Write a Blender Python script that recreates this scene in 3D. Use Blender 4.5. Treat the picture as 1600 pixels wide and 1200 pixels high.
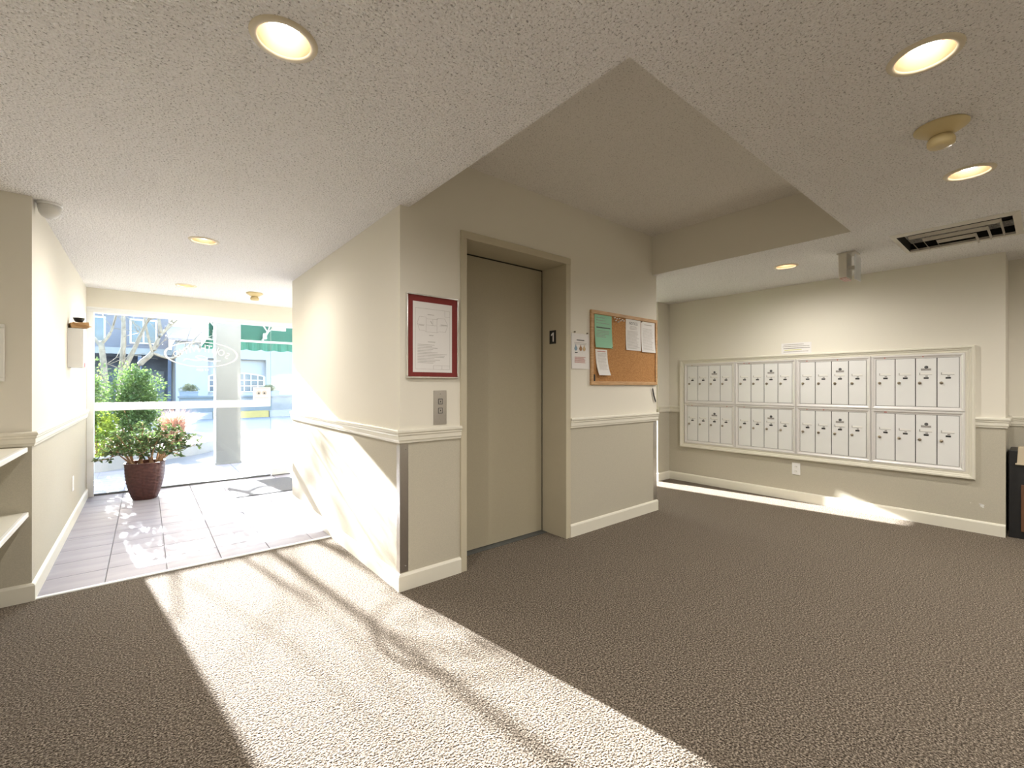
import bpy, bmesh, math, random
from mathutils import Vector, Matrix, Euler

for o in list(bpy.data.objects):
    bpy.data.objects.remove(o, do_unlink=True)
SC = bpy.context.scene
COL = SC.collection
R = math.radians

# ------------------------------------------------------------------ camera
cd = bpy.data.cameras.new('camera')
cam = bpy.data.objects.new('camera', cd)
COL.objects.link(cam)
cam.location = (0, 0, 1.2)
cam.rotation_euler = (R(90), 0, R(-39.611))
cd.sensor_fit = 'HORIZONTAL'
cd.sensor_width = 36
cd.lens = 691.38 / 1600 * 36
cd.shift_y = 3.0 / 1600
cd.clip_start = 0.02
cd.clip_end = 300
SC.camera = cam

# ------------------------------------------------------------------ world, sun, exposure
W = bpy.data.worlds.new('sky')
SC.world = W
W.use_nodes = True
nt = W.node_tree
nt.nodes.clear()
sky = nt.nodes.new('ShaderNodeTexSky')
sky.sky_type = 'NISHITA'
sky.sun_disc = False
sky.sun_elevation = R(18.3)
sky.sun_rotation = R(-8.5)
sky.air_density = 1.0
sky.dust_density = 1.0
sky.ozone_density = 1.5
bg = nt.nodes.new('ShaderNodeBackground')
bg.inputs['Strength'].default_value = 0.6
wo = nt.nodes.new('ShaderNodeOutputWorld')
nt.links.new(sky.outputs[0], bg.inputs['Color'])
nt.links.new(bg.outputs[0], wo.inputs['Surface'])

sl = bpy.data.lights.new('sun', 'SUN')
sl.energy = 20.5
sl.angle = R(0.53)
sl.color = (0.965, 0.98, 1.0)
sun = bpy.data.objects.new('sun', sl)
COL.objects.link(sun)
sun.location = (-3, 12, 8)
sun.rotation_euler = Vector((0.14, -1.0, -0.335)).to_track_quat('-Z', 'Y').to_euler()

vs = SC.view_settings
vs.view_transform = 'Standard'
vs.look = 'None'
vs.exposure = 1.75
vs.gamma = 1.0
vs.use_curve_mapping = False

# ------------------------------------------------------------------ helpers
ORG = {}


def tag(o, label=None, cat=None, group=None, kind=None):
    if label: o['label'] = label
    if cat: o['category'] = cat
    if group: o['group'] = group
    if kind: o['kind'] = kind
    return o


def empty(name, loc, label=None, cat=None, group=None, kind=None):
    o = bpy.data.objects.new(name, None)
    o.empty_display_size = 0.05
    COL.objects.link(o)
    o.location = loc
    ORG[o] = Vector(loc)
    return tag(o, label, cat, group, kind)


def copy_tree(o, parent=None):
    c = o.copy()
    COL.objects.link(c)
    c.parent = parent
    for ch in list(o.children):
        copy_tree(ch, c)
    return c


class MB:
    def __init__(s):
        s.v = []; s.f = []; s.m = []; s.sm = []

    def add(s, vs_, fs, m=0, smooth=False):
        b = len(s.v)
        s.v += [tuple(p) for p in vs_]
        for f in fs:
            s.f.append([b + i for i in f]); s.m.append(m); s.sm.append(smooth)
        return s

    def box(s, x0, x1, y0, y1, z0, z1, m=0):
        v = [(x, y, z) for x in (x0, x1) for y in (y0, y1) for z in (z0, z1)]
        f = [(0, 1, 3, 2), (4, 6, 7, 5), (0, 4, 5, 1), (2, 3, 7, 6), (0, 2, 6, 4), (1, 5, 7, 3)]
        return s.add(v, f, m)

    def obox(s, c, ax, ay, az, hx, hy, hz, m=0):
        c, ax, ay, az = Vector(c), Vector(ax).normalized(), Vector(ay).normalized(), Vector(az).normalized()
        v = [c + ax * (a * hx) + ay * (b * hy) + az * (d * hz) for a in (-1, 1) for b in (-1, 1) for d in (-1, 1)]
        f = [(0, 1, 3, 2), (4, 6, 7, 5), (0, 4, 5, 1), (2, 3, 7, 6), (0, 2, 6, 4), (1, 5, 7, 3)]
        return s.add(v, f, m)

    def lathe(s, c, prof, n=32, m=0, axis='z', smooth=True, caps=True):
        """prof: list of (radius, height)"""
        v = []
        for r, h in prof:
            for i in range(n):
                a = 2 * math.pi * i / n
                p = (r * math.cos(a), r * math.sin(a), h)
                if axis == 'x': p = (p[2], p[0], p[1])
                elif axis == 'y': p = (p[0], p[2], p[1])
                v.append((c[0] + p[0], c[1] + p[1], c[2] + p[2]))
        f = []
        for k in range(len(prof) - 1):
            for i in range(n):
                j = (i + 1) % n
                f.append((k * n + i, k * n + j, (k + 1) * n + j, (k + 1) * n + i))
        s.add(v, f, m, smooth)
        if caps:
            b = len(s.v) - len(v)
            s.f.append([b + i for i in range(n)][::-1]); s.m.append(m); s.sm.append(False)
            t = b + (len(prof) - 1) * n
            s.f.append([t + i for i in range(n)]); s.m.append(m); s.sm.append(False)
        return s

    def tube(s, pts, rad, n=6, m=0):
        pts = [Vector(p) for p in pts]
        if not isinstance(rad, (list, tuple)): rad = [rad] * len(pts)
        v = []
        for i, p in enumerate(pts):
            t = (pts[min(i + 1, len(pts) - 1)] - pts[max(i - 1, 0)])
            if t.length < 1e-9: t = Vector((0, 0, 1))
            t.normalize()
            a = Vector((0, 0, 1)) if abs(t.z) < 0.9 else Vector((1, 0, 0))
            x = t.cross(a).normalized(); y = t.cross(x).normalized()
            for k in range(n):
                an = 2 * math.pi * k / n
                v.append(p + (x * math.cos(an) + y * math.sin(an)) * rad[i])
        f = []
        for i in range(len(pts) - 1):
            for k in range(n):
                j = (k + 1) % n
                f.append((i * n + k, i * n + j, (i + 1) * n + j, (i + 1) * n + k))
        f.append(tuple(range(n))[::-1])
        f.append(tuple((len(pts) - 1) * n + k for k in range(n)))
        return s.add(v, f, m, True)

    def sweep(s, prof, p0, p1, nrm, m=0, c0=0, c1=0):
        """prof (depth, z) polygon swept from p0 to p1 (x,y), depth along nrm (x,y)"""
        n = len(prof)
        L = math.hypot(p1[0] - p0[0], p1[1] - p0[1]); tx, ty = (p1[0] - p0[0]) / L, (p1[1] - p0[1]) / L   # c0, c1: mitres at outside corners
        v = [(p[0] + nrm[0] * d + k * tx * d, p[1] + nrm[1] * d + k * ty * d, z) for p, k in ((p0, -c0), (p1, c1)) for d, z in prof]
        f = [(i, (i + 1) % n, n + (i + 1) % n, n + i) for i in range(n)]
        f += [tuple(range(n))[::-1], tuple(range(n, 2 * n))]
        return s.add(v, f, m)

    def poly(s, pts, off, m=0):
        """flat polygon pts extruded by vector off"""
        pts = [Vector(p) for p in pts]; off = Vector(off); n = len(pts)
        v = pts + [p + off for p in pts]
        f = [tuple(range(n))[::-1], tuple(range(n, 2 * n))] + [(i, (i + 1) % n, n + (i + 1) % n, n + i) for i in range(n)]
        return s.add(v, f, m)

    def mesh(s, name, mats, org=(0, 0, 0), fix=True):
        me = bpy.data.meshes.new(name)
        o = Vector(org)
        me.from_pydata([Vector(p) - o for p in s.v], [], s.f)
        for mt in (mats if isinstance(mats, (list, tuple)) else [mats]):
            me.materials.append(mt)
        me.polygons.foreach_set('material_index', s.m)
        me.polygons.foreach_set('use_smooth', s.sm)
        me.update()
        if fix:
            bm = bmesh.new(); bm.from_mesh(me)
            bmesh.ops.recalc_face_normals(bm, faces=bm.faces)
            bm.to_mesh(me); bm.free()
        return me

    def build(s, name, mats, parent=None, bevel=0, org=None, fix=True):
        if parent is not None: org = ORG[parent]
        elif org is None:
            xs, ys, zs = zip(*s.v)
            org = ((min(xs) + max(xs)) / 2, (min(ys) + max(ys)) / 2, min(zs))
        o = bpy.data.objects.new(name, s.mesh(name, mats, org, fix))
        COL.objects.link(o)
        ORG[o] = Vector(org)
        if parent is not None: o.parent = parent
        else: o.location = org
        if bevel:
            b = o.modifiers.new('bevel', 'BEVEL'); b.width = bevel; b.segments = 2; b.limit_method = 'ANGLE'; b.angle_limit = R(40)
        return o


def text_mesh(txt, size, align='CENTER', extrude=0.0):
    cu = bpy.data.curves.new('txt', 'FONT')
    cu.body = txt; cu.size = size; cu.align_x = align; cu.align_y = 'CENTER'; cu.extrude = extrude; cu.resolution_u = 3
    ob = bpy.data.objects.new('txt', cu); COL.objects.link(ob)
    dg = bpy.context.evaluated_depsgraph_get()
    me = bpy.data.meshes.new_from_object(ob.evaluated_get(dg))
    vs_ = [v.co.copy() for v in me.vertices]; fs = [tuple(p.vertices) for p in me.polygons]
    bpy.data.objects.remove(ob); bpy.data.curves.remove(cu); bpy.data.meshes.remove(me)
    return vs_, fs


# ------------------------------------------------------------------ materials
def mat(name, col, rough=0.6, metal=0.0, nscale=0, namt=0.0, col2=None, bump=0.0, bscale=100, bdist=0.002, spec=0.5,
        emit=None, estr=0, coords='Object', detail=3.0, stretch=None):
    m = bpy.data.materials.new(name); m.use_nodes = True
    t = m.node_tree; p = t.nodes['Principled BSDF']
    p.inputs['Base Color'].default_value = (*col, 1)
    p.inputs['Roughness'].default_value = rough
    p.inputs['Metallic'].default_value = metal
    p.inputs['Specular IOR Level'].default_value = spec
    if emit:
        p.inputs['Emission Color'].default_value = (*emit, 1); p.inputs['Emission Strength'].default_value = estr
    tc = t.nodes.new('ShaderNodeTexCoord'); src = tc.outputs[coords]
    if coords == 'World':
        pass
    if stretch:
        mp = t.nodes.new('ShaderNodeMapping'); mp.inputs['Scale'].default_value = stretch
        t.links.new(src, mp.inputs[0]); src = mp.outputs[0]
    if nscale:
        n = t.nodes.new('ShaderNodeTexNoise'); n.inputs['Scale'].default_value = nscale; n.inputs['Detail'].default_value = detail
        r = t.nodes.new('ShaderNodeValToRGB')
        c2 = col2 or tuple(c * (1 - namt) for c in col)
        r.color_ramp.elements[0].color = (*c2, 1); r.color_ramp.elements[0].position = 0.35
        r.color_ramp.elements[1].color = (*col, 1); r.color_ramp.elements[1].position = 0.65
        t.links.new(src, n.inputs['Vector']); t.links.new(n.outputs['Fac'], r.inputs[0]); t.links.new(r.outputs[0], p.inputs['Base Color'])
    if bump:
        n2 = t.nodes.new('ShaderNodeTexNoise'); n2.inputs['Scale'].default_value = bscale; n2.inputs['Detail'].default_value = 2
        b = t.nodes.new('ShaderNodeBump'); b.inputs['Strength'].default_value = bump; b.inputs['Distance'].default_value = bdist
        t.links.new(src, n2.inputs['Vector']); t.links.new(n2.outputs['Fac'], b.inputs['Height']); t.links.new(b.outputs[0], p.inputs['Normal'])
    return m


def speckle(name, base, dark, light, scale, bump, bdist, lo=0.42, hi=0.6, rough=0.95):
    """voronoi + noise speckle with relief: carpet loops, stipple ceiling"""
    m = bpy.data.materials.new(name); m.use_nodes = True
    t = m.node_tree; p = t.nodes['Principled BSDF']; p.inputs['Roughness'].default_value = rough
    p.inputs['Specular IOR Level'].default_value = 0.1
    g = t.nodes.new('ShaderNodeNewGeometry')
    n = t.nodes.new('ShaderNodeTexNoise'); n.inputs['Scale'].default_value = scale; n.inputs['Detail'].default_value = 2.5; n.inputs['Roughness'].default_value = 0.7
    v = t.nodes.new('ShaderNodeTexVoronoi'); v.inputs['Scale'].default_value = scale * 0.9
    r = t.nodes.new('ShaderNodeValToRGB'); e = r.color_ramp.elements
    e[0].color = (*dark, 1); e[0].position = lo
    e[1].color = (*light, 1); e[1].position = hi
    k = e.new((lo + hi) / 2); k.color = (*base, 1)
    t.links.new(g.outputs['Position'], n.inputs['Vector']); t.links.new(g.outputs['Position'], v.inputs['Vector'])
    t.links.new(n.outputs['Fac'], r.inputs[0]); t.links.new(r.outputs[0], p.inputs['Base Color'])
    a = t.nodes.new('ShaderNodeMath'); a.operation = 'SUBTRACT'
    t.links.new(n.outputs['Fac'], a.inputs[0]); t.links.new(v.outputs['Distance'], a.inputs[1])
    b = t.nodes.new('ShaderNodeBump'); b.inputs['Strength'].default_value = bump; b.inputs['Distance'].default_value = bdist
    t.links.new(a.outputs[0], b.inputs['Height']); t.links.new(b.outputs[0], p.inputs['Normal'])
    return m


def glass_mat(name, tint=(0.97, 0.97, 0.97)):
    m = bpy.data.materials.new(name); m.use_nodes = True
    t = m.node_tree; t.nodes.clear()
    o = t.nodes.new('ShaderNodeOutputMaterial'); mx = t.nodes.new('ShaderNodeMixShader')
    tr = t.nodes.new('ShaderNodeBsdfTransparent'); tr.inputs[0].default_value = (*tint, 1)
    gl = t.nodes.new('ShaderNodeBsdfGlossy'); gl.inputs['Roughness'].default_value = 0.02
    fr = t.nodes.new('ShaderNodeFresnel'); fr.inputs[0].default_value = 1.3
    t.links.new(fr.outputs[0], mx.inputs[0]); t.links.new(tr.outputs[0], mx.inputs[1]); t.links.new(gl.outputs[0], mx.inputs[2])
    t.links.new(mx.outputs[0], o.inputs[0])
    return m


def leaf_mat(name, c1, c2, rough=0.4, trans=0.25, scale=6.0):
    m = mat(name, c1, rough, nscale=scale, col2=c2)
    t = m.node_tree; p = t.nodes['Principled BSDF']; out = t.nodes['Material Output']
    tl = t.nodes.new('ShaderNodeBsdfTranslucent'); tl.inputs[0].default_value = (c1[0] * 1.2, c1[1] * 1.3, c1[2], 1)
    mx = t.nodes.new('ShaderNodeMixShader'); mx.inputs[0].default_value = trans
    t.links.new(p.outputs[0], mx.inputs[1]); t.links.new(tl.outputs[0], mx.inputs[2]); t.links.new(mx.outputs[0], out.inputs[0])
    return m


M = {}
M['wall'] = mat('wall_paint', (0.735, 0.70, 0.61), 0.85, bump=0.08, bscale=160, bdist=0.001, spec=0.2)
M['wain'] = mat('wainscot_vinyl', (0.50, 0.465, 0.375), 0.75, nscale=220, namt=0.10, bump=0.25, bscale=260, bdist=0.001, spec=0.25)
M['trim'] = mat('trim_paint', (0.72, 0.69, 0.59), 0.45, nscale=4, namt=0.03)
M['white'] = mat('white_paint', (0.80, 0.79, 0.75), 0.45, nscale=5, namt=0.03)
M['carpet'] = speckle('carpet_loop', (0.084, 0.066, 0.049), (0.014, 0.010, 0.0075), (0.335, 0.285, 0.228), 140, 1.0, 0.006, 0.38, 0.63)
for k_, v_ in (('Sheen Weight', .22), ('Sheen Roughness', .45)): M['carpet'].node_tree.nodes['Principled BSDF'].inputs[k_].default_value = v_
M['carpet'].node_tree.nodes['Principled BSDF'].inputs['Sheen Tint'].default_value = (0.95, 0.8, 0.62, 1)
M['ceil'] = speckle('popcorn_ceiling', (0.87, 0.85, 0.825), (0.45, 0.43, 0.41), (0.92, 0.90, 0.88), 115, 1.0, 0.008, 0.34, 0.50)
M['ceil_smooth'] = speckle('tray_ceiling', (0.78, 0.75, 0.70), (0.50, 0.47, 0.43), (0.82, 0.79, 0.74), 125, 0.6, 0.005, 0.33, 0.50)
M['elev'] = mat('elevator_enamel', (0.40, 0.355, 0.255), 0.5, nscale=180, namt=0.05, bump=0.05, bscale=200)
M['elev_frame'] = mat('elevator_frame_paint', (0.52, 0.47, 0.35), 0.5, nscale=6, namt=0.03)
M['dark'] = mat('dark_gap', (0.02, 0.018, 0.015), 0.8, nscale=30, namt=0.2)
M['steel'] = mat('brushed_steel', (0.56, 0.53, 0.50), 0.32, 1.0, nscale=60, namt=0.12, stretch=(20, 20, 1))
M['chrome'] = mat('polished_edge', (0.8, 0.79, 0.77), 0.15, 1.0, nscale=20, namt=0.05)
M['brass'] = mat('lock_metal', (0.42, 0.36, 0.28), 0.35, 1.0, nscale=60, namt=0.2)
M['mail'] = mat('mailbox_enamel', (0.76, 0.76, 0.745), 0.4, nscale=8, namt=0.02)
M['mailframe'] = mat('mailbox_aluminium', (0.74, 0.72, 0.70), 0.38, 0.25, nscale=10, namt=0.03)
M['black'] = mat('black_plastic', (0.015, 0.015, 0.016), 0.45, nscale=20, namt=0.2)
M['ink'] = mat('printed_ink', (0.10, 0.10, 0.10), 0.8, nscale=40, namt=0.2)
M['ink_grey'] = mat('grey_print', (0.36, 0.34, 0.32), 0.8, nscale=40, namt=0.2)
M['ink_red'] = mat('red_print', (0.62, 0.30, 0.26), 0.8, nscale=40, namt=0.2)
M['ink_faint'] = mat('faint_print', (0.52, 0.49, 0.46), 0.8, nscale=40, namt=0.2)
M['paper'] = mat('white_paper', (0.78, 0.76, 0.74), 0.8, nscale=9, namt=0.02)
M['paper_green'] = mat('green_paper', (0.30, 0.58, 0.40), 0.8, nscale=9, namt=0.04)
M['matboard'] = mat('red_matboard', (0.21, 0.026, 0.022), 0.8, nscale=60, namt=0.1)
M['cork'] = mat('cork', (0.52, 0.27, 0.10), 0.9, nscale=140, col2=(0.36, 0.17, 0.055), bump=0.3, bscale=200)
M['oak'] = mat('oak_frame', (0.58, 0.36, 0.18), 0.55, nscale=12, col2=(0.46, 0.27, 0.12), stretch=(1, 1, 8))
M['plastic'] = mat('white_plastic', (0.82, 0.81, 0.79), 0.35, nscale=5, namt=0.02)
M['yellowed'] = mat('yellowed_plastic', (0.62, 0.50, 0.26), 0.45, nscale=6, namt=0.08)
M['grille'] = mat('grille_paint', (0.66, 0.62, 0.54), 0.45, nscale=9, namt=0.06)
M['gold'] = mat('gold_reflector', (0.30, 0.17, 0.085), 0.45, 0.2, nscale=12, namt=0.06)
M['ring'] = mat('lamp_trim_ring', (0.70, 0.62, 0.46), 0.4, nscale=12, namt=0.04)
M['lens'] = mat('lamp_lens', (1, 0.97, 0.9), 0.4, nscale=5, namt=0.02, emit=(1.0, 0.94, 0.84), estr=6)
M['glass'] = glass_mat('clear_glass')
M['frosted'] = leaf_mat('frosted_glass', (0.85, 0.86, 0.86), (0.80, 0.81, 0.81), .5, .7)
M['glass_edge'] = mat('glass_edge', (0.25, 0.36, 0.33), 0.2, nscale=10, namt=0.1)
M['frost'] = mat('white_vinyl', (0.86, 0.87, 0.88), 0.5, nscale=5, namt=0.02)
M['decal'] = mat('white_vinyl_lettering', (0.62, 0.63, 0.64), 0.6, nscale=5, namt=0.02)
M['aluwhite'] = mat('white_aluminium', (0.76, 0.77, 0.76), 0.4, nscale=8, namt=0.03)
M['track'] = mat('bottom_track', (0.16, 0.17, 0.17), 0.5, 0.6, nscale=20, namt=0.2)
M['cardboard'] = mat('cardboard', (0.50, 0.30, 0.14), 0.85, nscale=30, namt=0.12)
M['boxgrey'] = mat('box_enamel', (0.66, 0.65, 0.62), 0.45, nscale=8, namt=0.03)
M['red'] = mat('red_label', (0.70, 0.05, 0.05), 0.5, nscale=20, namt=0.1)
M['greentag'] = mat('red_dot', (0.55, 0.06, 0.05), 0.5, nscale=20, namt=0.1)
M['rattan'] = mat('woven_resin', (0.095, 0.035, 0.028), 0.45, nscale=40, col2=(0.06, 0.022, 0.018))
M['soil'] = mat('soil', (0.05, 0.035, 0.025), 0.95, nscale=60, namt=0.4, bump=0.5, bscale=60, bdist=0.01)
M['stem'] = mat('plant_stem', (0.36, 0.22, 0.12), 0.7, nscale=30, namt=0.2)
M['leaf'] = leaf_mat('plant_leaf', (0.13, 0.19, 0.075), (0.06, 0.11, 0.05), 0.3, 0.2)
M['leaf_bush'] = leaf_mat('bush_leaf', (0.13, 0.20, 0.065), (0.055, 0.11, 0.045), 0.45, 0.3, 3)
M['leaf_yellow'] = leaf_mat('yellow_green_leaf', (0.34, 0.40, 0.07), (0.16, 0.26, 0.05), 0.45, 0.3, 4)
M['leaf_olive'] = leaf_mat('clipped_shrub_leaf', (0.30, 0.29, 0.17), (0.20, 0.20, 0.12), 0.5, 0.2, 8)
M['grass_red'] = leaf_mat('reddish_grass', (0.48, 0.27, 0.22), (0.34, 0.18, 0.13), 0.6, 0.3, 8)
M['bark'] = mat('pale_bark', (0.27, 0.24, 0.185), 0.85, nscale=9, col2=(0.17, 0.15, 0.115), bump=0.4, bscale=20, bdist=0.01)
M['tile'] = mat('floor_tile', (0.315, 0.30, 0.335), 0.5, nscale=2.2, col2=(0.265, 0.25, 0.283), detail=8, stretch=(1.2, 5, 1), coords='Object', spec=0.25)
M['grout'] = mat('grout', (0.30, 0.29, 0.29), 0.9, nscale=80, namt=0.15)
M['concrete'] = mat('driveway_concrete', (0.22, 0.216, 0.212), 0.9, nscale=2, namt=0.08, bump=0.2, bscale=40)
M['kerb'] = mat('pale_kerb', (0.27, 0.268, 0.26), 0.85, nscale=4, namt=0.08)
M['kerb_yellow'] = mat('yellow_kerb_paint', (0.42, 0.31, 0.10), 0.7, nscale=6, namt=0.1)
M['stone'] = mat('blue_grey_wall', (0.17, 0.19, 0.205), 0.85, nscale=3, namt=0.15)
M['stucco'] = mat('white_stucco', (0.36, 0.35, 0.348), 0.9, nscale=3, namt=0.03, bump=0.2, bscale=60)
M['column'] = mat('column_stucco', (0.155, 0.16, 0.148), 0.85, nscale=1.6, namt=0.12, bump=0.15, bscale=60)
M['winblue'] = mat('far_window_glass', (0.06, 0.10, 0.14), 0.12, nscale=2, namt=0.3)
M['planter'] = mat('planter_box', (0.20, 0.23, 0.27), 0.8, nscale=6, namt=0.1)
M['roof'] = mat('pink_roof', (0.36, 0.29, 0.265), 0.85, nscale=6, namt=0.2)
M['farwall'] = mat('far_house_wall', (0.20, 0.193, 0.21), 0.9, nscale=2, namt=0.15)
M['fardark'] = mat('far_carport_wall', (0.12, 0.14, 0.19), 0.9, nscale=2, namt=0.3)
M['awning'] = mat('green_awning', (0.05, 0.185, 0.13), 0.75, nscale=5, namt=0.08)
M['earth'] = mat('garden_soil', (0.16, 0.12, 0.09), 0.95, nscale=12, namt=0.4, bump=0.5, bscale=20, bdist=0.02)
M['rubber'] = mat('grey_mat', (0.13, 0.13, 0.135), 0.95, nscale=120, namt=0.25, bump=0.4, bscale=150)
M['wood_panel'] = mat('walnut_panel', (0.16, 0.075, 0.035), 0.45, nscale=10, col2=(0.09, 0.04, 0.02), stretch=(1, 1, 0.15))
M['beige_plastic'] = mat('beige_plastic', (0.52, 0.44, 0.31), 0.45, nscale=6, namt=0.05)
M['blueprint'] = mat('blue_print', (0.30, 0.42, 0.52), 0.8, nscale=30, namt=0.2)
M['brownprint'] = mat('brown_print', (0.42, 0.24, 0.12), 0.8, nscale=30, namt=0.2)
M['tanprint'] = mat('tan_print', (0.66, 0.50, 0.30), 0.8, nscale=30, namt=0.2)
M['highlight'] = mat('yellow_highlight', (0.66, 0.66, 0.30), 0.8, nscale=30, namt=0.1)
M['redled'] = mat('pink_diffuser', (0.75, 0.50, 0.46), 0.4, nscale=30, namt=0.1)
M['acrylic'] = mat('grey_acrylic', (0.62, 0.64, 0.66), 0.15, nscale=10, namt=0.05)

# ------------------------------------------------------------------ key dimensions (metres)
V1, U1, U2, UA, UM = 2.4106, 1.1448, 3.81, 4.88, 5.2429   # elevator wall, block left/right, block far end, mailbox wall
UL, VT, VG = -0.4906, 3.6165, 6.618                        # entry left wall, tile edge, glazing line
ZC, ZT = 2.26, 2.63                                        # low ceiling, raised tray
VM1, VM0, UP = 3.13, 0.2073, 4.985                         # mailbox wall ends, passage wall
UR, VB, UN = 5.62, -2.3, -0.95                             # right recess, wall behind the camera, shelf niche back
RB = 0.905                                                 # paint changes behind the chair rail


def S(name, label, cat, mb, mats, parent=None, **k):
    o = mb.build(name, mats, parent, **k)
    if parent is None: tag(o, label, cat, kind='structure')
    return o


def two(mb, x0, x1, y0, y1, z1):
    mb.box(x0, x1, y0, y1, 0, RB, 1); mb.box(x0, x1, y0, y1, RB, z1, 0)


PW = [M['wall'], M['wain']]
# ------------------------------------------------------------------ structure: floors
mb = MB()
mb.box(UN - .12, UR + .12, VB - .12, VT, -0.06, 0.0)
mb.box(U2 - .1, UP + .3, VT, VG + .1, -0.06, 0.0)
S('floor', 'speckled brown loop pile carpet across the lobby', 'carpet', mb, M['carpet'])

fl = MB().box(UL - .02, 2.02, VT + .012, VG + .06, -0.06, -0.006).build('floor_entry', M['grout'])
tag(fl, 'pale square tiles laid inside the glass entrance', 'tile floor', kind='structure')
pt = MB().box(-2.2, 3.2, VG + .06, 8.42, -0.07, -0.012).build('patio', M['grout'])
tag(pt, 'pale tiled landing outside the entrance glass', 'paving', kind='structure')
TU, TV, TS = -0.193, 3.929, 0.2995
tcache = {}


def tiles(parent, u0, u1, v0, v1, ztop):
    iu = math.floor((u0 - TU) / TS); ju = math.ceil((u1 - TU) / TS)
    iv = math.floor((v0 - TV) / TS); jv = math.ceil((v1 - TV) / TS)
    for i in range(iu, ju):
        for j in range(iv, jv):
            a0, a1 = max(u0, TU + i * TS), min(u1, TU + (i + 1) * TS)
            b0, b1 = max(v0, TV + j * TS), min(v1, TV + (j + 1) * TS)
            if a1 - a0 < .02 or b1 - b0 < .02: continue
            w, d = round(a1 - a0 - .0045, 4), round(b1 - b0 - .0045, 4)
            key = (w, d)
            if key not in tcache:
                t = MB(); e = .0015; z = .008
                t.add([(-w/2, -d/2, 0), (w/2, -d/2, 0), (w/2, d/2, 0), (-w/2, d/2, 0),
                       (-w/2, -d/2, z-e), (w/2, -d/2, z-e), (w/2, d/2, z-e), (-w/2, d/2, z-e),
                       (-w/2+e, -d/2+e, z), (w/2-e, -d/2+e, z), (w/2-e, d/2-e, z), (-w/2+e, d/2-e, z)],
                      [(0, 1, 5, 4), (1, 2, 6, 5), (2, 3, 7, 6), (3, 0, 4, 7), (4, 5, 9, 8), (5, 6, 10, 9), (6, 7, 11, 10), (7, 4, 8, 11), (8, 9, 10, 11)])
                tcache[key] = t.mesh('tile', M['tile'])
            o = bpy.data.objects.new('tile', tcache[key]); COL.objects.link(o); o.parent = parent
            o.location = Vector(((a0 + a1) / 2, (b0 + b1) / 2, ztop - .008)) - ORG[parent]


tiles(fl, UL, U1, VT + .035, UA, 0.002)
tiles(fl, UL, 2.0, UA, VG + .04, 0.002)
tiles(pt, -0.80, 2.3, VG + .075, 8.40, -0.005)
S('trim_1', 'pale threshold strip between the tiles and the carpet', 'threshold',
  MB().sweep([(0, -.01), (.034, -.01), (.034, .003), (.028, .007), (.004, .007), (0, .003)], (UL, VT), (U1, VT), (0, 1)), M['aluwhite'])

# ------------------------------------------------------------------ structure: walls
mb = MB(); two(mb, UN, UL, VT, VG + .12, ZT + .06)
S('wall_left', 'cream entry wall beside the plant with a khaki dado', 'wall', mb, PW)
mb = MB(); two(mb, UN - .12, UN, VB, VG, ZT + .06)
S('wall_niche', 'back wall of the shelf niche at far left', 'wall', mb, PW)
mb = MB()
mb.box(U1, 1.561, V1, V1 + .12, 0, RB, 1); mb.box(U1, 1.561, V1, V1 + .12, RB, ZT + .05, 0)
mb.box(2.588, U2, V1, V1 + .12, 0, RB, 1); mb.box(2.588, U2, V1, V1 + .12, RB, ZT + .05, 0)
mb.box(1.561, 2.588, V1, V1 + .12, 2.203, ZT + .05, 0)
S('wall_front', 'beige wall around the elevator door', 'wall', mb, PW)
mb = MB(); two(mb, U1, U1 + .12, V1 + .12, UA, ZT + .06)
S('wall_entry', 'sunlit side wall of the elevator block facing the entrance', 'wall', mb, PW)
mb = MB(); two(mb, U1 + .12, 2.0, UA - .12, UA, ZT + .06); two(mb, 2.0, 2.12, UA - .12, VG + .1, ZT + .06)
mb.box(2.12, U2 - .12, VG, VG + .1, 0, ZT + .06, 0); two(mb, U2 - .12, U2, V1 + .12, VG + .1, ZT + .06)
S('wall_block', 'hidden rear sides of the elevator block', 'wall', mb, PW)
mb = MB(); two(mb, UP, UM + .12, VM1, VG + .1, ZT + .06)
S('wall_passage', 'bright wall end beside the passage at the mailboxes', 'wall', mb, PW)
mb = MB(); two(mb, UM, UM + .12, VM0 + .1, VM1, ZT + .06); two(mb, UM, UR + .12, VM0, VM0 + .1, ZT + .06)
S('wall_right', 'cream wall that carries the mailboxes', 'wall', mb, PW)
mb = MB(); two(mb, UR, UR + .12, VB, VM0, ZT + .06)
S('wall_recess', 'shaded recess wall at the right edge', 'wall', mb, PW)
mb = MB(); two(mb, UN - .12, UR + .12, VB - .12, VB, ZT + .06)
S('wall_back', 'lobby wall behind the viewer', 'wall', mb, PW)
mb = MB().box(UL, 2.0, VG - .06, VG + .1, 2.055, ZT + .06, 0)
mb.box(U2, UP, VG, VG + .1, 2.00, ZT + .06, 0)
S('wall_header', 'beige header over the entrance glazing', 'wall', mb, PW)

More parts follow.
